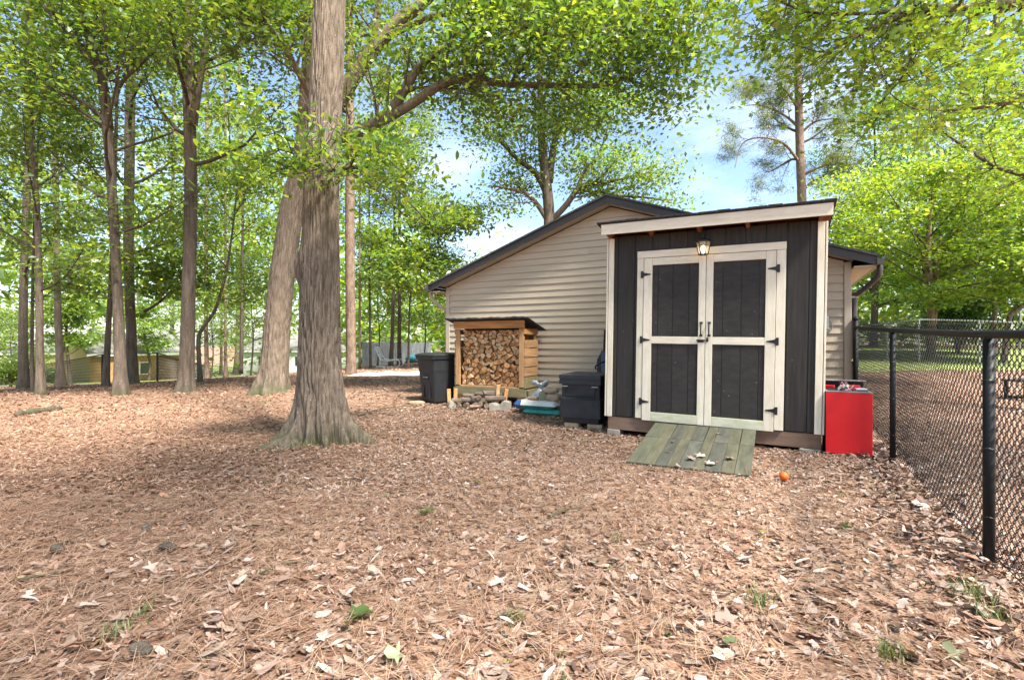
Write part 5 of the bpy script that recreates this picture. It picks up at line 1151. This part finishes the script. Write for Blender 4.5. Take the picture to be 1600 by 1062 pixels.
wood('stout tree among the undergrowth in front of the pale driveway', [(37, 607, 18), (36, 530, 15), (38, 420, 14), (42, 300, 13), (48, 150, 11), (50, -50, 7), (50, -260, 3)], 25)
wood('slim pole tree between the stout tree and the lichen spotted tree', [(51, 612, 7), (50, 540, 6), (52, 400, 5), (58, 250, 4), (66, 120, 3)], 26, limbs=6, z0=2, z1=7, spreadR=2)
wood('brown tree with fluted base before the cream gable', [(95, 603, 17), (93, 560, 13), (90, 470, 12), (88, 350, 11), (86, 200, 10), (84, 0, 7), (84, -250, 3)], 27)
wood('crooked dark sapling before the cream gable', [(110, 600, 6), (107, 565, 6), (103, 530, 5), (106, 470, 5), (112, 400, 4), (120, 320, 3)], 28, 'bark_dark', limbs=7, z0=1.6, z1=5.5, spreadR=1.8, lsize=.2)
wood('leaning dark tree before the tan outbuilding wall', [(165, 603, 13), (168, 540, 11), (172, 460, 9), (176, 380, 8), (180, 250, 7), (184, 100, 5), (186, -60, 3)], 29)
wood('thin curving sapling before the tan outbuilding window', [(233, 595, 5), (234, 565, 5), (226, 530, 5), (224, 500, 4.5), (216, 480, 4), (214, 440, 3), (210, 380, 2.5)], 30, 'bark_dark', limbs=6, z0=1.8, z1=5, spreadR=2.0, lsize=.2, extra=[(LP((225, 487, 15.6), (245, 475, 15.6), (262, 460, 15.6), (275, 445, 15.6)), (.045, .04, .03, .012), 5)])
wood('dark straight tree at the end of the tan outbuilding', [(270, 588, 10), (269, 520, 8), (268, 400, 8), (270, 280, 7), (272, 130, 6), (272, -40, 3)], 31)
wood('forked young tree bending right beside the straight dark bole', [(313, 597, 10), (311, 560, 8), (311, 525, 8), (322, 505, 7), (338, 480, 6), (352, 430, 5), (362, 370, 4), (372, 280, 3)], 32, limbs=7, z0=2.4, z1=6, spreadR=2.0)
wood('reddish pine bole near the lawn left of the leaning tree', [(324, 577, 9), (322, 520, 8), (322, 420, 7.5), (323, 260, 7), (324, 60, 5), (324, -100, 2)], 33, 'bark_pine', z0=7, z1=16)
wood('thin black pole tree near the lawn', [(345, 586, 7), (346, 540, 5), (346, 440, 4.5), (345, 300, 4), (344, 150, 3)], 34, 'bark_dark', limbs=7, z0=3, z1=9, spreadR=2.2)
wood('reddish slim pine beside the black pole tree', [(353, 577, 8), (352, 530, 6), (352, 420, 5.5), (352, 250, 5), (352, 100, 3)], 35, 'bark_pine', limbs=7, z0=6, z1=13)
wood('brown tree with a close companion stem before the lawn', [(368, 585, 12), (371, 540, 9), (372, 440, 8.5), (373, 300, 8), (374, 150, 6), (375, -20, 3)], 36, extra=[(LP((377, 584, 19), (378, 500, 19), (379, 380, 19), (380, 250, 19)), (.07, .06, .05, .03), 5)])
wood('tall orange barked pine right of the oak', [(548, 579, 22), (548, 540, 20), (547, 440, 19.5), (547, 330, 19), (547, 200, 17), (546, 60, 15), (545, -120, 11), (545, -330, 4)], 37, 'bark_pine', Y=17.5, z0=7.5, z1=17, tk=dict(nth=32, nh=80, flare=.3, fh=.3, ridge=.03))
wood('thin grey tree close behind the orange pine', [(562, 568, 5), (562, 480, 4.5), (562, 350, 4), (563, 200, 3)], 38, 'bark_grey', Y=22, limbs=8, z0=4, z1=10)
wood('black slender tree between the orange pine and the lounge chair', [(579, 566, 6), (578, 500, 4.5), (577, 380, 4), (577, 250, 3)], 39, 'bark_dark', Y=22, limbs=8, z0=3, z1=10)
wood('dark pine standing behind the lounge chair', [(610, 563, 9.5), (613, 520, 7.5), (615, 430, 7), (617, 330, 6), (619, 200, 5), (620, 80, 3)], 40, Y=24, z0=4, z1=13)
wood('dark pine paired with the one behind the lounge chair', [(624, 561, 9), (624, 500, 7.5), (624, 400, 7), (624, 280, 6), (625, 150, 4)], 41, Y=25, z0=4, z1=13)
wood('thin tree bending over the bin beside the paired pines', [(638, 558, 4.5), (639, 510, 4), (642, 460, 3.8), (655, 420, 3.5), (682, 390, 3), (705, 365, 2)], 42, 'bark_dark', Y=21, limbs=9, z0=2.4, z1=6, spreadR=2.6, lsize=.2)

# trees behind the house
p, r_, Y = rows([(858, 560, 26), (858, 470, 23), (857, 400, 21), (858, 340, 20), (855, 300, 19), (850, 255, 17), (846, 215, 14), (844, 150, 11), (844, 60, 7), (845, -60, 4)], 20.0)
tree('spreading tree behind the gable with several rising limbs', p, r_, 51, 'bark_brown', limbs=8, z0=8.8, z1=15.5, spreadR=4.6, per=18, lsize=.155, name='broadleaf_tree', csize=1.5,
     extra=[(LP((856, 345, 20), (838, 318, 20), (815, 300, 19.7), (770, 290, 19.5)), (.11, .10, .08, .03), 7), (LP((854, 300, 20), (838, 272, 20), (806, 246, 20), (775, 215, 20)), (.16, .13, .09, .03), 9), (LP((858, 285, 20), (864, 235, 20), (873, 195, 20), (884, 120, 20)), (.16, .13, .10, .03), 9),
            (LP((862, 345, 20), (885, 320, 19.8), (908, 292, 19.6), (945, 285, 19.4), (1000, 275, 19.2)), (.13, .12, .10, .07, .03), 10), (LP((900, 300, 19.7), (915, 265, 19.7), (935, 245, 19.7), (955, 180, 19.7)), (.08, .07, .05, .02), 8), (LP((905, 296, 19.7), (960, 305, 19.4), (1020, 310, 19.2), (1050, 318, 19.1)), (.06, .05, .035, .012), 7)])
NEEDLE = (np.array([(0, -.035, 0), (0, .035, 0), (1, .012, -.08), (1, -.012, -.08)]), np.array([(0, 1, 2), (0, 2, 3)]))
PINEC = np.array([(0.10, 0.15, 0.06), (0.14, 0.18, 0.075), (0.085, 0.125, 0.06), (0.19, 0.18, 0.08)])
def pine(label, rw, Y, seed, limbs_px):
    p, r_, Y = rows(rw, Y)
    return tree(label, p, r_, seed, 'bark_pine', limbs=8, z0=12.0, z1=20, spreadR=2.8, per=24, lsize=.27, twl=1.25, leaf=NEEDLE, colors=PINEC, name='pine_tree', csize=.52, flatness=.6, tk=dict(flare=.1),
         extra=[(LP(*[(x, y, Y + dy) for x, y, dy in l]), [.09 * (1 - .8 * k / (len(l) - 1)) for k in range(len(l))], n + 2) for l, n in limbs_px])
pine('tall pine with sparse needle clumps behind the slanted shed roof', [(1254, 560, 18), (1254, 420, 16), (1253, 320, 15), (1250, 240, 14), (1248, 160, 13), (1246, 80, 10), (1245, -10, 6)], 30, 52,
     [([(1250, 255, 0), (1225, 225, -.4), (1190, 215, -.8), (1160, 225, -1), (1148, 262, -1.2)], 7), ([(1250, 250, 0), (1235, 250, .5), (1210, 265, .8), (1195, 270, 1)], 5), ([(1252, 275, 0), (1280, 262, -.5), (1310, 255, -.8), (1335, 258, -1)], 6),
      ([(1252, 300, 0), (1275, 280, .4), (1300, 275, .6)], 4), ([(1249, 200, 0), (1225, 180, .3), (1190, 165, .4), (1165, 165, .4)], 7), ([(1249, 210, 0), (1275, 190, -.2), (1310, 185, -.4)], 6), ([(1247, 170, 0), (1230, 145, -.6), (1205, 120, -1)], 5)])

# neighbours' trees on the right
BR = np.array([(0.20, 0.30, 0.042), (0.16, 0.27, 0.042), (0.25, 0.34, 0.05), (0.125, 0.235, 0.042)])
YEL = np.array([(0.25, 0.35, 0.045), (0.20, 0.32, 0.045), (0.30, 0.38, 0.05), (0.15, 0.27, 0.045)])
p, r_, Y = rows([(1455, 520, 13), (1454, 480, 11), (1451, 430, 10), (1450, 395, 9), (1452, 350, 7), (1455, 300, 4)], 20)
tree('bright yellow green tree with pale twin stems beyond the galvanised fence', p, r_, 61, 'bark_pine', limbs=22, z0=2.2, z1=6.2, spreadR=4.2, per=22, lsize=.155, colors=YEL, up=-.02, csize=1.2, leaf=LEAF2,
     extra=[(LP((1458, 520, 20), (1461, 470, 20), (1462, 420, 20), (1470, 370, 20)), (.11, .09, .08, .03), 6)])
p, r_, Y = rows([(1553, 515, 9), (1553, 500, 8), (1556, 478, 8), (1548, 455, 8), (1556, 438, 7), (1575, 420, 5), (1600, 380, 3)], 22)
tree('crooked light tree beside the tall pale pole', p, r_, 62, limbs=12, z0=1.6, z1=5, spreadR=3.4, per=22, lsize=.16, colors=BR, gain=.85)
p, r_, Y = rows([(1568, 520, 9), (1576, 500, 8), (1590, 484, 8), (1612, 466, 7), (1640, 430, 6), (1650, 360, 3)], 18)
tree('leaning light tree curving out over the galvanised fence', p, r_, 63, limbs=12, z0=1.6, z1=5, spreadR=3.2, per=22, lsize=.16, colors=BR, gain=.9)
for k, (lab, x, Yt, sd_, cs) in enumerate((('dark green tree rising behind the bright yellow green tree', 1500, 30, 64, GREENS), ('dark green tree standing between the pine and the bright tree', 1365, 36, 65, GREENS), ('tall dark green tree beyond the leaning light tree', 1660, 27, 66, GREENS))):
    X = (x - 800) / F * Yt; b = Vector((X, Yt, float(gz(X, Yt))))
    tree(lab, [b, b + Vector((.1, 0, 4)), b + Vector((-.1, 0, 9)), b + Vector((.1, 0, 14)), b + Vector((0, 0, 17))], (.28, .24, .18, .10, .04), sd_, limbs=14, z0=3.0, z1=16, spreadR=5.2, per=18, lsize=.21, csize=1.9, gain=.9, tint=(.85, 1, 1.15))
for k, (lab, x, Yt, h) in enumerate((('dark rounded evergreen shrub under the bright yellow green tree', 1497, 24, 2.3),)):
    X = (x - 800) / F * Yt; b = Vector((X, Yt, float(gz(X, Yt))))
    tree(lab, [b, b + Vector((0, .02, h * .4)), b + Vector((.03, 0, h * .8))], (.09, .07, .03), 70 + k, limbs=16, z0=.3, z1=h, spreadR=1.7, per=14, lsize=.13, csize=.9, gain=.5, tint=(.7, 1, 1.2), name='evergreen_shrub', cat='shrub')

# the tree right of the frame whose limbs hang in from the corner, and the trees that shade the clearing
b = Vector((9.6, 6.8, float(gz(9.6, 6.8))))
tree('maple at the right whose bright limbs hang over the shed roof', [b, b + Vector((.05, 0, 3)), b + Vector((-.1, .1, 6)), b + Vector((0, .1, 9)), b + Vector((.1, 0, 13))], (.30, .25, .21, .15, .05), 81, limbs=14, z0=6.0, z1=12.5, spreadR=4.6, per=8, lsize=.092, leaf=STAR, colors=YEL * 0.95, name='maple_tree', csize=1.0, twl=.62, thin=.62,
     extra=[(LP((1830, -90, 6.9), (1700, -30, 7.2), (1600, 2, 7.2), (1500, 14, 7.1), (1445, 15, 7.0), (1390, 32, 6.9), (1330, 62, 6.8), (1275, 92, 6.7)), (.10, .085, .07, .06, .05, .035, .025, .01), 44),
            (LP((1470, 14, 7.05), (1420, 18, 6.8), (1330, 22, 6.5), (1260, 18, 6.4), (1205, -5, 6.3)), (.03, .026, .022, .016, .008), 26),
            (LP((1840, 60, 7.2), (1740, 110, 8.5), (1640, 150, 9.2), (1580, 160, 9.5), (1500, 172, 9.8), (1420, 170, 10)), (.09, .07, .05, .045, .03, .01), 26),
            (LP((1850, 200, 8.0), (1730, 270, 9.5), (1640, 280, 10.5), (1560, 262, 11), (1500, 225, 11.3), (1460, 195, 11.5)), (.08, .065, .05, .04, .03, .01), 26),
            (LP((1440, 20, 7), (1430, 70, 6.8), (1410, 120, 6.7), (1375, 160, 6.6)), (.02, .016, .012, .005), 18)])
for k, (lab, x, y, sd_, z0) in enumerate((('sweetgum just outside the view to the right of the fence', 7.6, .2, 82, 7.0), ('tall oak behind the photographer on the left', -4.2, -3.2, 83, 7.0), ('tall oak behind the photographer on the right', 3.2, -4.0, 84, 7.0), ('tall oak at the left edge of the clearing', -9.5, 4.5, 86, 7.0))):
    b = Vector((x, y, float(gz(x, y))))
    tree(lab, [b, b + Vector((.05, 0, 4)), b + Vector((-.1, .1, 8)), b + Vector((0, .1, 12)), b + Vector((.1, 0, 15))], (.30, .26, .21, .12, .04), sd_, limbs=12, z0=z0, z1=13.5, spreadR=5.6, per=8 if sd_ in (82, 84) else 11, lsize=.17, csize=1.6, up=.14)

# saplings and shrubs of the understorey
for k, (lab, x, y, h, R) in enumerate((('low leafy sapling before the tan outbuilding roof', 262, 590, 3.4, 1.7), ('leafy sapling at the outer edge of the wood', 15, 604, 4.2, 2.0), ('leafy sapling between the grey tree and the cream gable', 128, 598, 3.6, 1.6),
                                 ('leafy sapling in front of the lawn left of the leaning tree', 392, 588, 4.5, 2.0), ('leafy sapling beyond the straight dark bole', 330, 584, 4.2, 1.8), ('leafy sapling right of the orange pine', 590, 566, 4.8, 2.2), ('leafy sapling hanging over the teal tarpaulin', 662, 560, 4.6, 2.2))):
    b = hit(x, y); rs = random.Random(k)
    tree(lab, [b, b + Vector((.1, 0, h * .35)), b + Vector((-.05, .1, h * .7)), b + Vector((.1, 0, h))], (.045, .035, .022, .010), 90 + k, 'bark_dark', limbs=11, z0=h * .28, z1=h * 1.0, spreadR=R, per=12, lsize=.10, csize=1.1, name='sapling', group=None, gain=1.1)
for k, (lab, x, y, h) in enumerate((('dense low green shrub before the pale driveway', 18, 606, .9), ('low green shrub right of the lichen spotted tree', 80, 600, .6), ('low yellow green bush by the far fence post', 322, 586, .5))):
    b = hit(x, y); tree(lab, [b, b + Vector((0, .02, h * .4)), b + Vector((.03, 0, h * .8))], (.03, .02, .01), 110 + k, 'bark_dark', limbs=12, z0=.1, z1=h, spreadR=.9, per=8, lsize=.11, csize=.6, name='shrub', cat='shrub', tk=dict(nth=8, nh=10))

def far_wood():
    rng = np.random.default_rng(77); n = 5600
    a = rng.uniform(-1.15, 1.15, n); d = rng.uniform(44, 92, n); X = d * np.sin(a); Yw = d * np.cos(a)
    hmax = 13 + 5 * np.sin(a * 9) + 3 * np.sin(a * 23 + 1); hmax = np.where((a > -.05) & (a < .42), hmax * .62, hmax); hmax = np.where(a < -.1, hmax * 1.35, hmax)
    Z = gz(X, Yw) + rng.uniform(0, 1, n) ** .8 * hmax
    keep = ~((a < -.35) & (d < 68) & (Z < 4)); cl = np.stack([X, Yw, Z, rng.uniform(2.2, 3.6, n)], 1)[keep]
    V, Fc, C = leaves_from(rng, cl, 16, LEAF2, .76, GREENS, 1.15, (1.05, 1, 1), flat=.55)
    o = link('far_woodland', mesh_np('far_woodland', V, Fc, MT['leaf'], C)); tag(o, 'distant green woodland closing the view behind the houses', 'woodland', kind='stuff')
far_wood()

# ------------------------------------------------------------------ leaf litter, needles, grass, cones, sticks
LIT = np.array([(1.0, 1.0, 1.06)]) * np.array([(.38, .265, .20), (.33, .215, .155), (.28, .165, .11), (.45, .35, .28), (.50, .40, .325), (.22, .125, .085), (.13, .08, .056), (.40, .245, .16), (.36, .275, .205)])
def inside_blocked(X, Y):
    u = X * CA - Y * SA; v = X * SA + Y * CA
    b = (u > -1.275) & (u < -.178) & (v > 4.72) & (v < 6.1)
    b |= (u > -1.87) & (u < .43) & (v > 6.04) & (v < 8.2)
    b |= (v > 8.0) & (u > -5.73) & (u < .9)
    b |= (u > .44) & (u < .86) & (v > 5.97) & (v < 6.5)
    b |= (X - OAK.x) ** 2 + (Y - OAK.y) ** 2 < .30 ** 2
    return b
def pick_ground(rng, n, y0, y1, k=1.2, pad=.5):
    Y = np.sqrt(rng.uniform(y0 ** 2, y1 ** 2, n)); X = rng.uniform(-1, 1, n) * (k * Y + pad); ok = ~inside_blocked(X, Y); return X[ok], Y[ok]
def fine_zone(X, Y): return np.exp(-(((X - .9) / 1.7) ** 2 + ((Y - 4.3) / 1.3) ** 2))

def litter():
    rng = np.random.default_rng(41); rs = random.Random(3); parts = []
    near = [dry_leaf(.13, .3, .3, .0, rs), dry_leaf(.19, .2, -.3, .35, rs), dry_leaf(.11, -.3, .5, .0, rs), dry_leaf(.24, .35, .2, .8, rs), dry_leaf(.09, .5, .2, 0, rs), dry_leaf(.27, -.2, .3, .9, rs), dry_leaf(.15, .1, -.6, .5, rs), dry_leaf(.08, .2, .6, .0, rs)]
    flat2 = [(np.array([(-.5, 0, .08), (.02, w_, .10), (.5, 0, .06), (-.04, -w_ * .9, .10)]), np.array([(0, 2, 1), (0, 3, 2)])) for w_ in (.2, .28, .15, .24)]
    small = [dry_small(.2, .5, .5), dry_small(.26, -.4, .4), dry_small(.15, .8, .3), dry_small(.22, .2, -.5)]
    named = []
    def put(tpl, X, Y, size, tilt, lift, pal=LIT, gain=1.0):
        n = len(X); P = np.stack([X, Y, gz(X, Y) + rng.uniform(.004, lift, n)], 1)
        nr = rng.normal(0, tilt, (n, 3)) + np.array([0, 0, 1.0]); R = rot_frames(nr, rng.uniform(0, 6.283, n))
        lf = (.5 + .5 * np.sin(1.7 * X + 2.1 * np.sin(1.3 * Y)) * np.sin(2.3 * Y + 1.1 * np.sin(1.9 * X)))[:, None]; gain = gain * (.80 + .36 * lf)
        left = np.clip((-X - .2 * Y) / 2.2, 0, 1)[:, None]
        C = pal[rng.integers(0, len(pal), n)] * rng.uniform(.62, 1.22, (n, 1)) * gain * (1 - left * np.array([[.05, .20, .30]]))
        parts.append(scatter(tpl[0], tpl[1], P, R, size, C)); return P, R, C
    for t, tp in enumerate(near):
        X, Y = pick_ground(rng, 2300, 1.15, 4.3); fz = fine_zone(X, Y); keep = rng.random(len(X)) > fz * .95; X, Y = X[keep], Y[keep]; fz = fz[keep]
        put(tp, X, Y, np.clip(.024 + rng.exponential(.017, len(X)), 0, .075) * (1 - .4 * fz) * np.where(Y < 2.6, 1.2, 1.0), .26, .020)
    for tp, t2 in zip(small, flat2):
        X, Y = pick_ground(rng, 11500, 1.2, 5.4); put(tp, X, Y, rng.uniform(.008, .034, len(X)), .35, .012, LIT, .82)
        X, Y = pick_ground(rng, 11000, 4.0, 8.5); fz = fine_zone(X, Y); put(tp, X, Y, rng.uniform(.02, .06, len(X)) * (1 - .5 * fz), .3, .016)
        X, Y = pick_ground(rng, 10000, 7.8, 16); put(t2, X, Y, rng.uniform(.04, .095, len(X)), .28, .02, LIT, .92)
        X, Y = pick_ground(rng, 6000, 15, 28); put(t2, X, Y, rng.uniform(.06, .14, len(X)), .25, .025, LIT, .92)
    # drift of larger leaves against the fence
    tt = rng.uniform(-.6, 1.3, 900); f0 = np.array([2.451, 2.55]); f1 = np.array([3.647, 4.75]); X = f0[0] + (f1[0] - f0[0]) * tt + rng.normal(-.08, .16, 900); Y = f0[1] + (f1[1] - f0[1]) * tt + rng.normal(0, .1, 900)
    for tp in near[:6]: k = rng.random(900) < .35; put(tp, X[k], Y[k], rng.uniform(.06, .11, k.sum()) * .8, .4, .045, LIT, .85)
    # green flecks: fallen fresh leaves and seedlings' leaves
    X, Y = pick_ground(rng, 1500, 1.3, 9); wd = np.sin(1.1 * X + .4) * np.sin(1.4 * Y - .6) + .35 * np.sin(3.1 * X) > .25; X, Y = X[wd], Y[wd]; put(LEAF6, X, Y, rng.uniform(.02, .05, len(X)), .4, .02, np.array([(.13, .17, .04), (.20, .22, .06), (.09, .14, .05), (.30, .27, .07)]))
    V = np.concatenate([p[0] for p in parts]); o = 0; Fs = []
    for p in parts: Fs.append(p[1] + o); o += len(p[0])
    lt = link('leaf_litter', mesh_np('leaf_litter', V, np.concatenate(Fs), MT['litter'], np.concatenate([p[2] for p in parts])), GROUND); lt['kind'] = 'stuff'
    # pine needles in fans of three
    nd = (np.array([(0, -.012, 0), (0, .012, 0), (.5, .010, .035), (.5, -.010, .035), (1, .004, 0), (1, -.004, 0)]), np.array([(0, 1, 2), (0, 2, 3), (3, 2, 4), (3, 4, 5)]))
    ps = []
    for (n, y0, y1, w) in ((13000, 1.15, 3.6, .7), (15000, 3.4, 8, 1.1)):
        X, Y = pick_ground(rng, n, y0, y1); k = rng.random(len(X)) < np.clip(.42 + (-X) * .14 + .2 * (Y < 2.4), .12, 1); X, Y = X[k], Y[k]; az = rng.uniform(0, 6.283, len(X))
        for j in range(3):
            m = len(X); nr = rng.normal(0, .10, (m, 3)) + (0, 0, 1); P = np.stack([X, Y, gz(X, Y) + rng.uniform(.014, .034, m)], 1)
            S = np.stack([rng.uniform(.10, .20, m), np.full(m, .13 * w), np.full(m, .15)], 1); C = np.array([(.36, .215, .14), (.41, .265, .18), (.28, .155, .10), (.46, .33, .235)])[rng.integers(0, 4, m)] * rng.uniform(.8, 1.2, (m, 1))
            ps.append(scatter(nd[0], nd[1], P, rot_frames(nr, az + (j - 1) * .13 + rng.normal(0, .05, m)), S, C))
    V = np.concatenate([p[0] for p in ps]); o = 0; Fs = []
    for p in ps: Fs.append(p[1] + o); o += len(p[0])
    nl = link('pine_needles', mesh_np('pine_needles', V, np.concatenate(Fs), MT['litter'], np.concatenate([p[2] for p in ps])), GROUND); nl['kind'] = 'stuff'
    # the largest leaves, one object each
    mes = []
    for t in range(14):
        tp = near[t % 6] if t % 5 else STAR; c = LIT[[0, 3, 4, 7, 3, 4, 8, 1, 4, 3, 0, 2, 4, 8][t]] * (.86 + .1 * (t % 3))
        V = tp[0] - np.array([.3 if tp is STAR else 0, 0, 0]); mes.append(mesh_np('fallen_leaf', V, tp[1], MT['litter'], np.tile(c, (len(V), 1))))
    X, Y = pick_ground(rng, 330, 1.2, 2.9); n = 0
    for x, y in zip(X, Y):
        if n >= 290: break
        if fine_zone(x, y) > .55 and rs.random() < .7: continue
        me = mes[rs.randrange(14)]; s = rs.uniform(.045, .10)
        link('fallen_leaf', me, GROUND, (x, y, float(gz(x, y)) + rs.uniform(.022, .04)), (rs.gauss(0, .28), rs.gauss(0, .28), rs.uniform(0, 6.28)), (s, s, s)); n += 1
    # leaves blown onto the ramp
    for (x, y) in ((1043, 705), (1052, 690), (1080, 716), (1095, 712), (1110, 724), (1118, 722), (1140, 716), (1125, 678), (1060, 728)):
        s = (x - 800) / F; best = None
        for Yt in np.linspace(4.0, 6.0, 400):
            Xt = s * Yt; z = CH - (y - HY) / F * Yt; v = Xt * SA + Yt * CA; zr_ = .02 + .168 * (v - 4.70) / 1.285
            if z <= zr_ + .016: best = (Xt, Yt, zr_ + .024); break
        if best: sc = rs.uniform(.07, .11); link('fallen_leaf', mes[rs.randrange(14)], GROUND, best, (.12 + rs.gauss(0, .12), rs.gauss(0, .12), rs.uniform(0, 6.28)), (sc, sc, sc))
litter()

def grass_tuft(x, y, n, h, spread, label, seed):
    p = hit(x, y); rng = np.random.default_rng(seed); V = []; Fc = []; C = []
    for k in range(n):
        a = rng.uniform(0, 6.28); bx, by = rng.normal(0, spread * .35, 2); l = h * rng.uniform(.6, 1.2); lean = rng.uniform(.2, .9); w = rng.uniform(.0022, .004); d = np.array([math.cos(a), math.sin(a)]); pn = np.array([-d[1], d[0]])
        b = len(V)
        for i in range(4):
            t = i / 3; c = np.array([bx, by]) + d * l * lean * t * t; z = l * (t - .35 * lean * t * t); ww = w * (1 - t * .9); V += [(*(c + pn * ww), z), (*(c - pn * ww), z)]
        cc = np.array([(.10, .17, .035), (.16, .21, .05), (.07, .13, .03), (.25, .24, .09)])[rng.integers(0, 4)] * rng.uniform(.8, 1.2); C += [cc] * 8
        Fc += [(b + 2 * i, b + 2 * i + 1, b + 2 * i + 3, b + 2 * i + 2) for i in range(3)]
    o = link('grass_tuft', mesh_np('grass_tuft', np.array(V), np.array(Fc), MT['grass'], np.array(C)), None, p + Vector((0, 0, .005))); tag(o, label, 'grass')
for k, (x, y, n, h, sp, lab) in enumerate(((1522, 938, 70, .09, .10, 'grass tuft growing in the leaves by the bare foot of the fence'), (1545, 975, 50, .08, .08, 'small grass tuft beside a large brown leaf by the fence'), (1190, 945, 45, .07, .09, 'thin grass tuft in the dry leaves before the ramp'),
        (1390, 1030, 60, .08, .085, 'wide sparse grass tuft in the pine needles'), (805, 975, 60, .06, .06, 'low grass patch half buried by dry leaves'), (180, 992, 45, .06, .09, 'olive moss and grass tuft in the orange needles'), (222, 962, 26, .06, .06, 'tiny green fern tuft in the orange needles'),
        (967, 846, 18, .06, .04, 'single sprig of grass in the fine mulch'), (748, 756, 22, .05, .06, 'short grass sprig in the middle of the clearing'), (495, 694, 40, .12, .18, 'grass blades growing at the mossy foot of the oak'), (470, 700, 26, .10, .10, 'curling grass blades on the oak root'))):
    grass_tuft(x, y, n, h, sp, lab, 200 + k)

def sprig(x, y, seed, label, s=.09, n=4, cl=(.14, .22, .06)):
    p = hit(x, y); rng = np.random.default_rng(seed); nr = rng.normal(0, .35, (n, 3)) + (0, 0, 1)
    V, Fc, C = scatter(STAR[0], STAR[1], rng.normal(0, .03, (n, 3)) * (1, 1, 0) + (0, 0, .035), rot_frames(nr, rng.uniform(0, 6.28, n)), s * rng.uniform(.8, 1.2, n), np.array([cl]) * rng.uniform(.8, 1.2, (n, 1)))
    o = link('green_leaf', mesh_np('green_leaf', V, Fc, MT['leaf'], C), None, p); tag(o, label, 'leaf')
sprig(668, 806, 1, 'fresh green lobed leaves lying in the clearing before the oak', .09, 4); sprig(555, 978, 2, 'pale green lobed leaf pair lying in the thick leaf layer', .09, 3); sprig(633, 1032, 3, 'single pale green leaf lying in the thick leaf layer', .09, 1, (.26, .32, .14))
sprig(1130, 1000, 4, 'single grey green leaf in the pine straw before the ramp', .07, 1, (.20, .28, .14)); sprig(1505, 1050, 5, 'pale star shaped green leaf by the fence grass', .09, 1, (.30, .33, .16)); sprig(1325, 830, 6, 'yellow green leaf lying near the fence', .08, 1, (.22, .30, .10)); sprig(1195, 836, 7, 'small yellow leaf lying in the fine mulch', .06, 1, (.36, .36, .10))

def cone(x, y, rz, label, s=1.0):
    p = hit(x, y); m = MB(); prof = []
    for k in range(15):
        t = k / 14; r0 = .024 * math.sin(math.pi * (.12 + .80 * t)) ** .8; prof.append((max(r0 * (1.12 if k % 2 else .82), .002) * s, (t - .5) * .085 * s))
    m.lathe(prof, 12); o = m.build('pine_cone', MT['cone'], None, loc=p + Vector((0, 0, .03 * s))); o.rotation_euler = (math.pi / 2 + .1, 0, rz); tag(o, label, 'pine cone')
cone(90, 865, 1.3, 'grey pine cone lying in the orange needles at the left'); cone(229, 832, .5, 'black pine cone lying in the orange needles'); cone(262, 862, 1.8, 'greenish pine cone lying between the needles and the leaves'); cone(220, 1028, 1.4, 'half buried pine cone in the thick needles')

def stick(pxs, r, label, lift=.025):
    W = [hit(x, y) for x, y in pxs]; o0 = W[0].copy(); S = spline([(*(w - o0 + Vector((0, 0, lift))), 0) for w in W], 14)[:, :3]; m = MB()
    m.tube(S, [r * (1 - .5 * k / 13) * (1 + .1 * math.sin(k * 2)) for k in range(14)], 7); o = m.build('fallen_stick', MT['bark_grey'], None, smooth=True, loc=o0); tag(o, label, 'stick')
stick([(858, 812), (882, 803), (910, 798)], .010, 'short grey stick lying before the shed ramp'); stick([(85, 862), (110, 850), (138, 836)], .006, 'thin greenish stick in the needles near the grey cone'); stick([(20, 915), (60, 908), (100, 900)], .007, 'thin brown stick in the orange needles')
stick([(560, 652), (600, 640), (660, 634)], .012, 'long brown stick lying left of the wheeled bin'); stick([(1470, 762), (1420, 770), (1360, 776)], .006, 'thin twig lying along the fence'); stick([(405, 905), (440, 890), (480, 884)], .006, 'thin twig in the leaves before the oak')
print('tris', sum(len(o.data.polygons) * (2 if o.data.polygons and len(o.data.polygons[0].vertices) == 4 else 1) for o in bpy.data.objects if o.type == 'MESH' and len(o.data.polygons)), TREES)
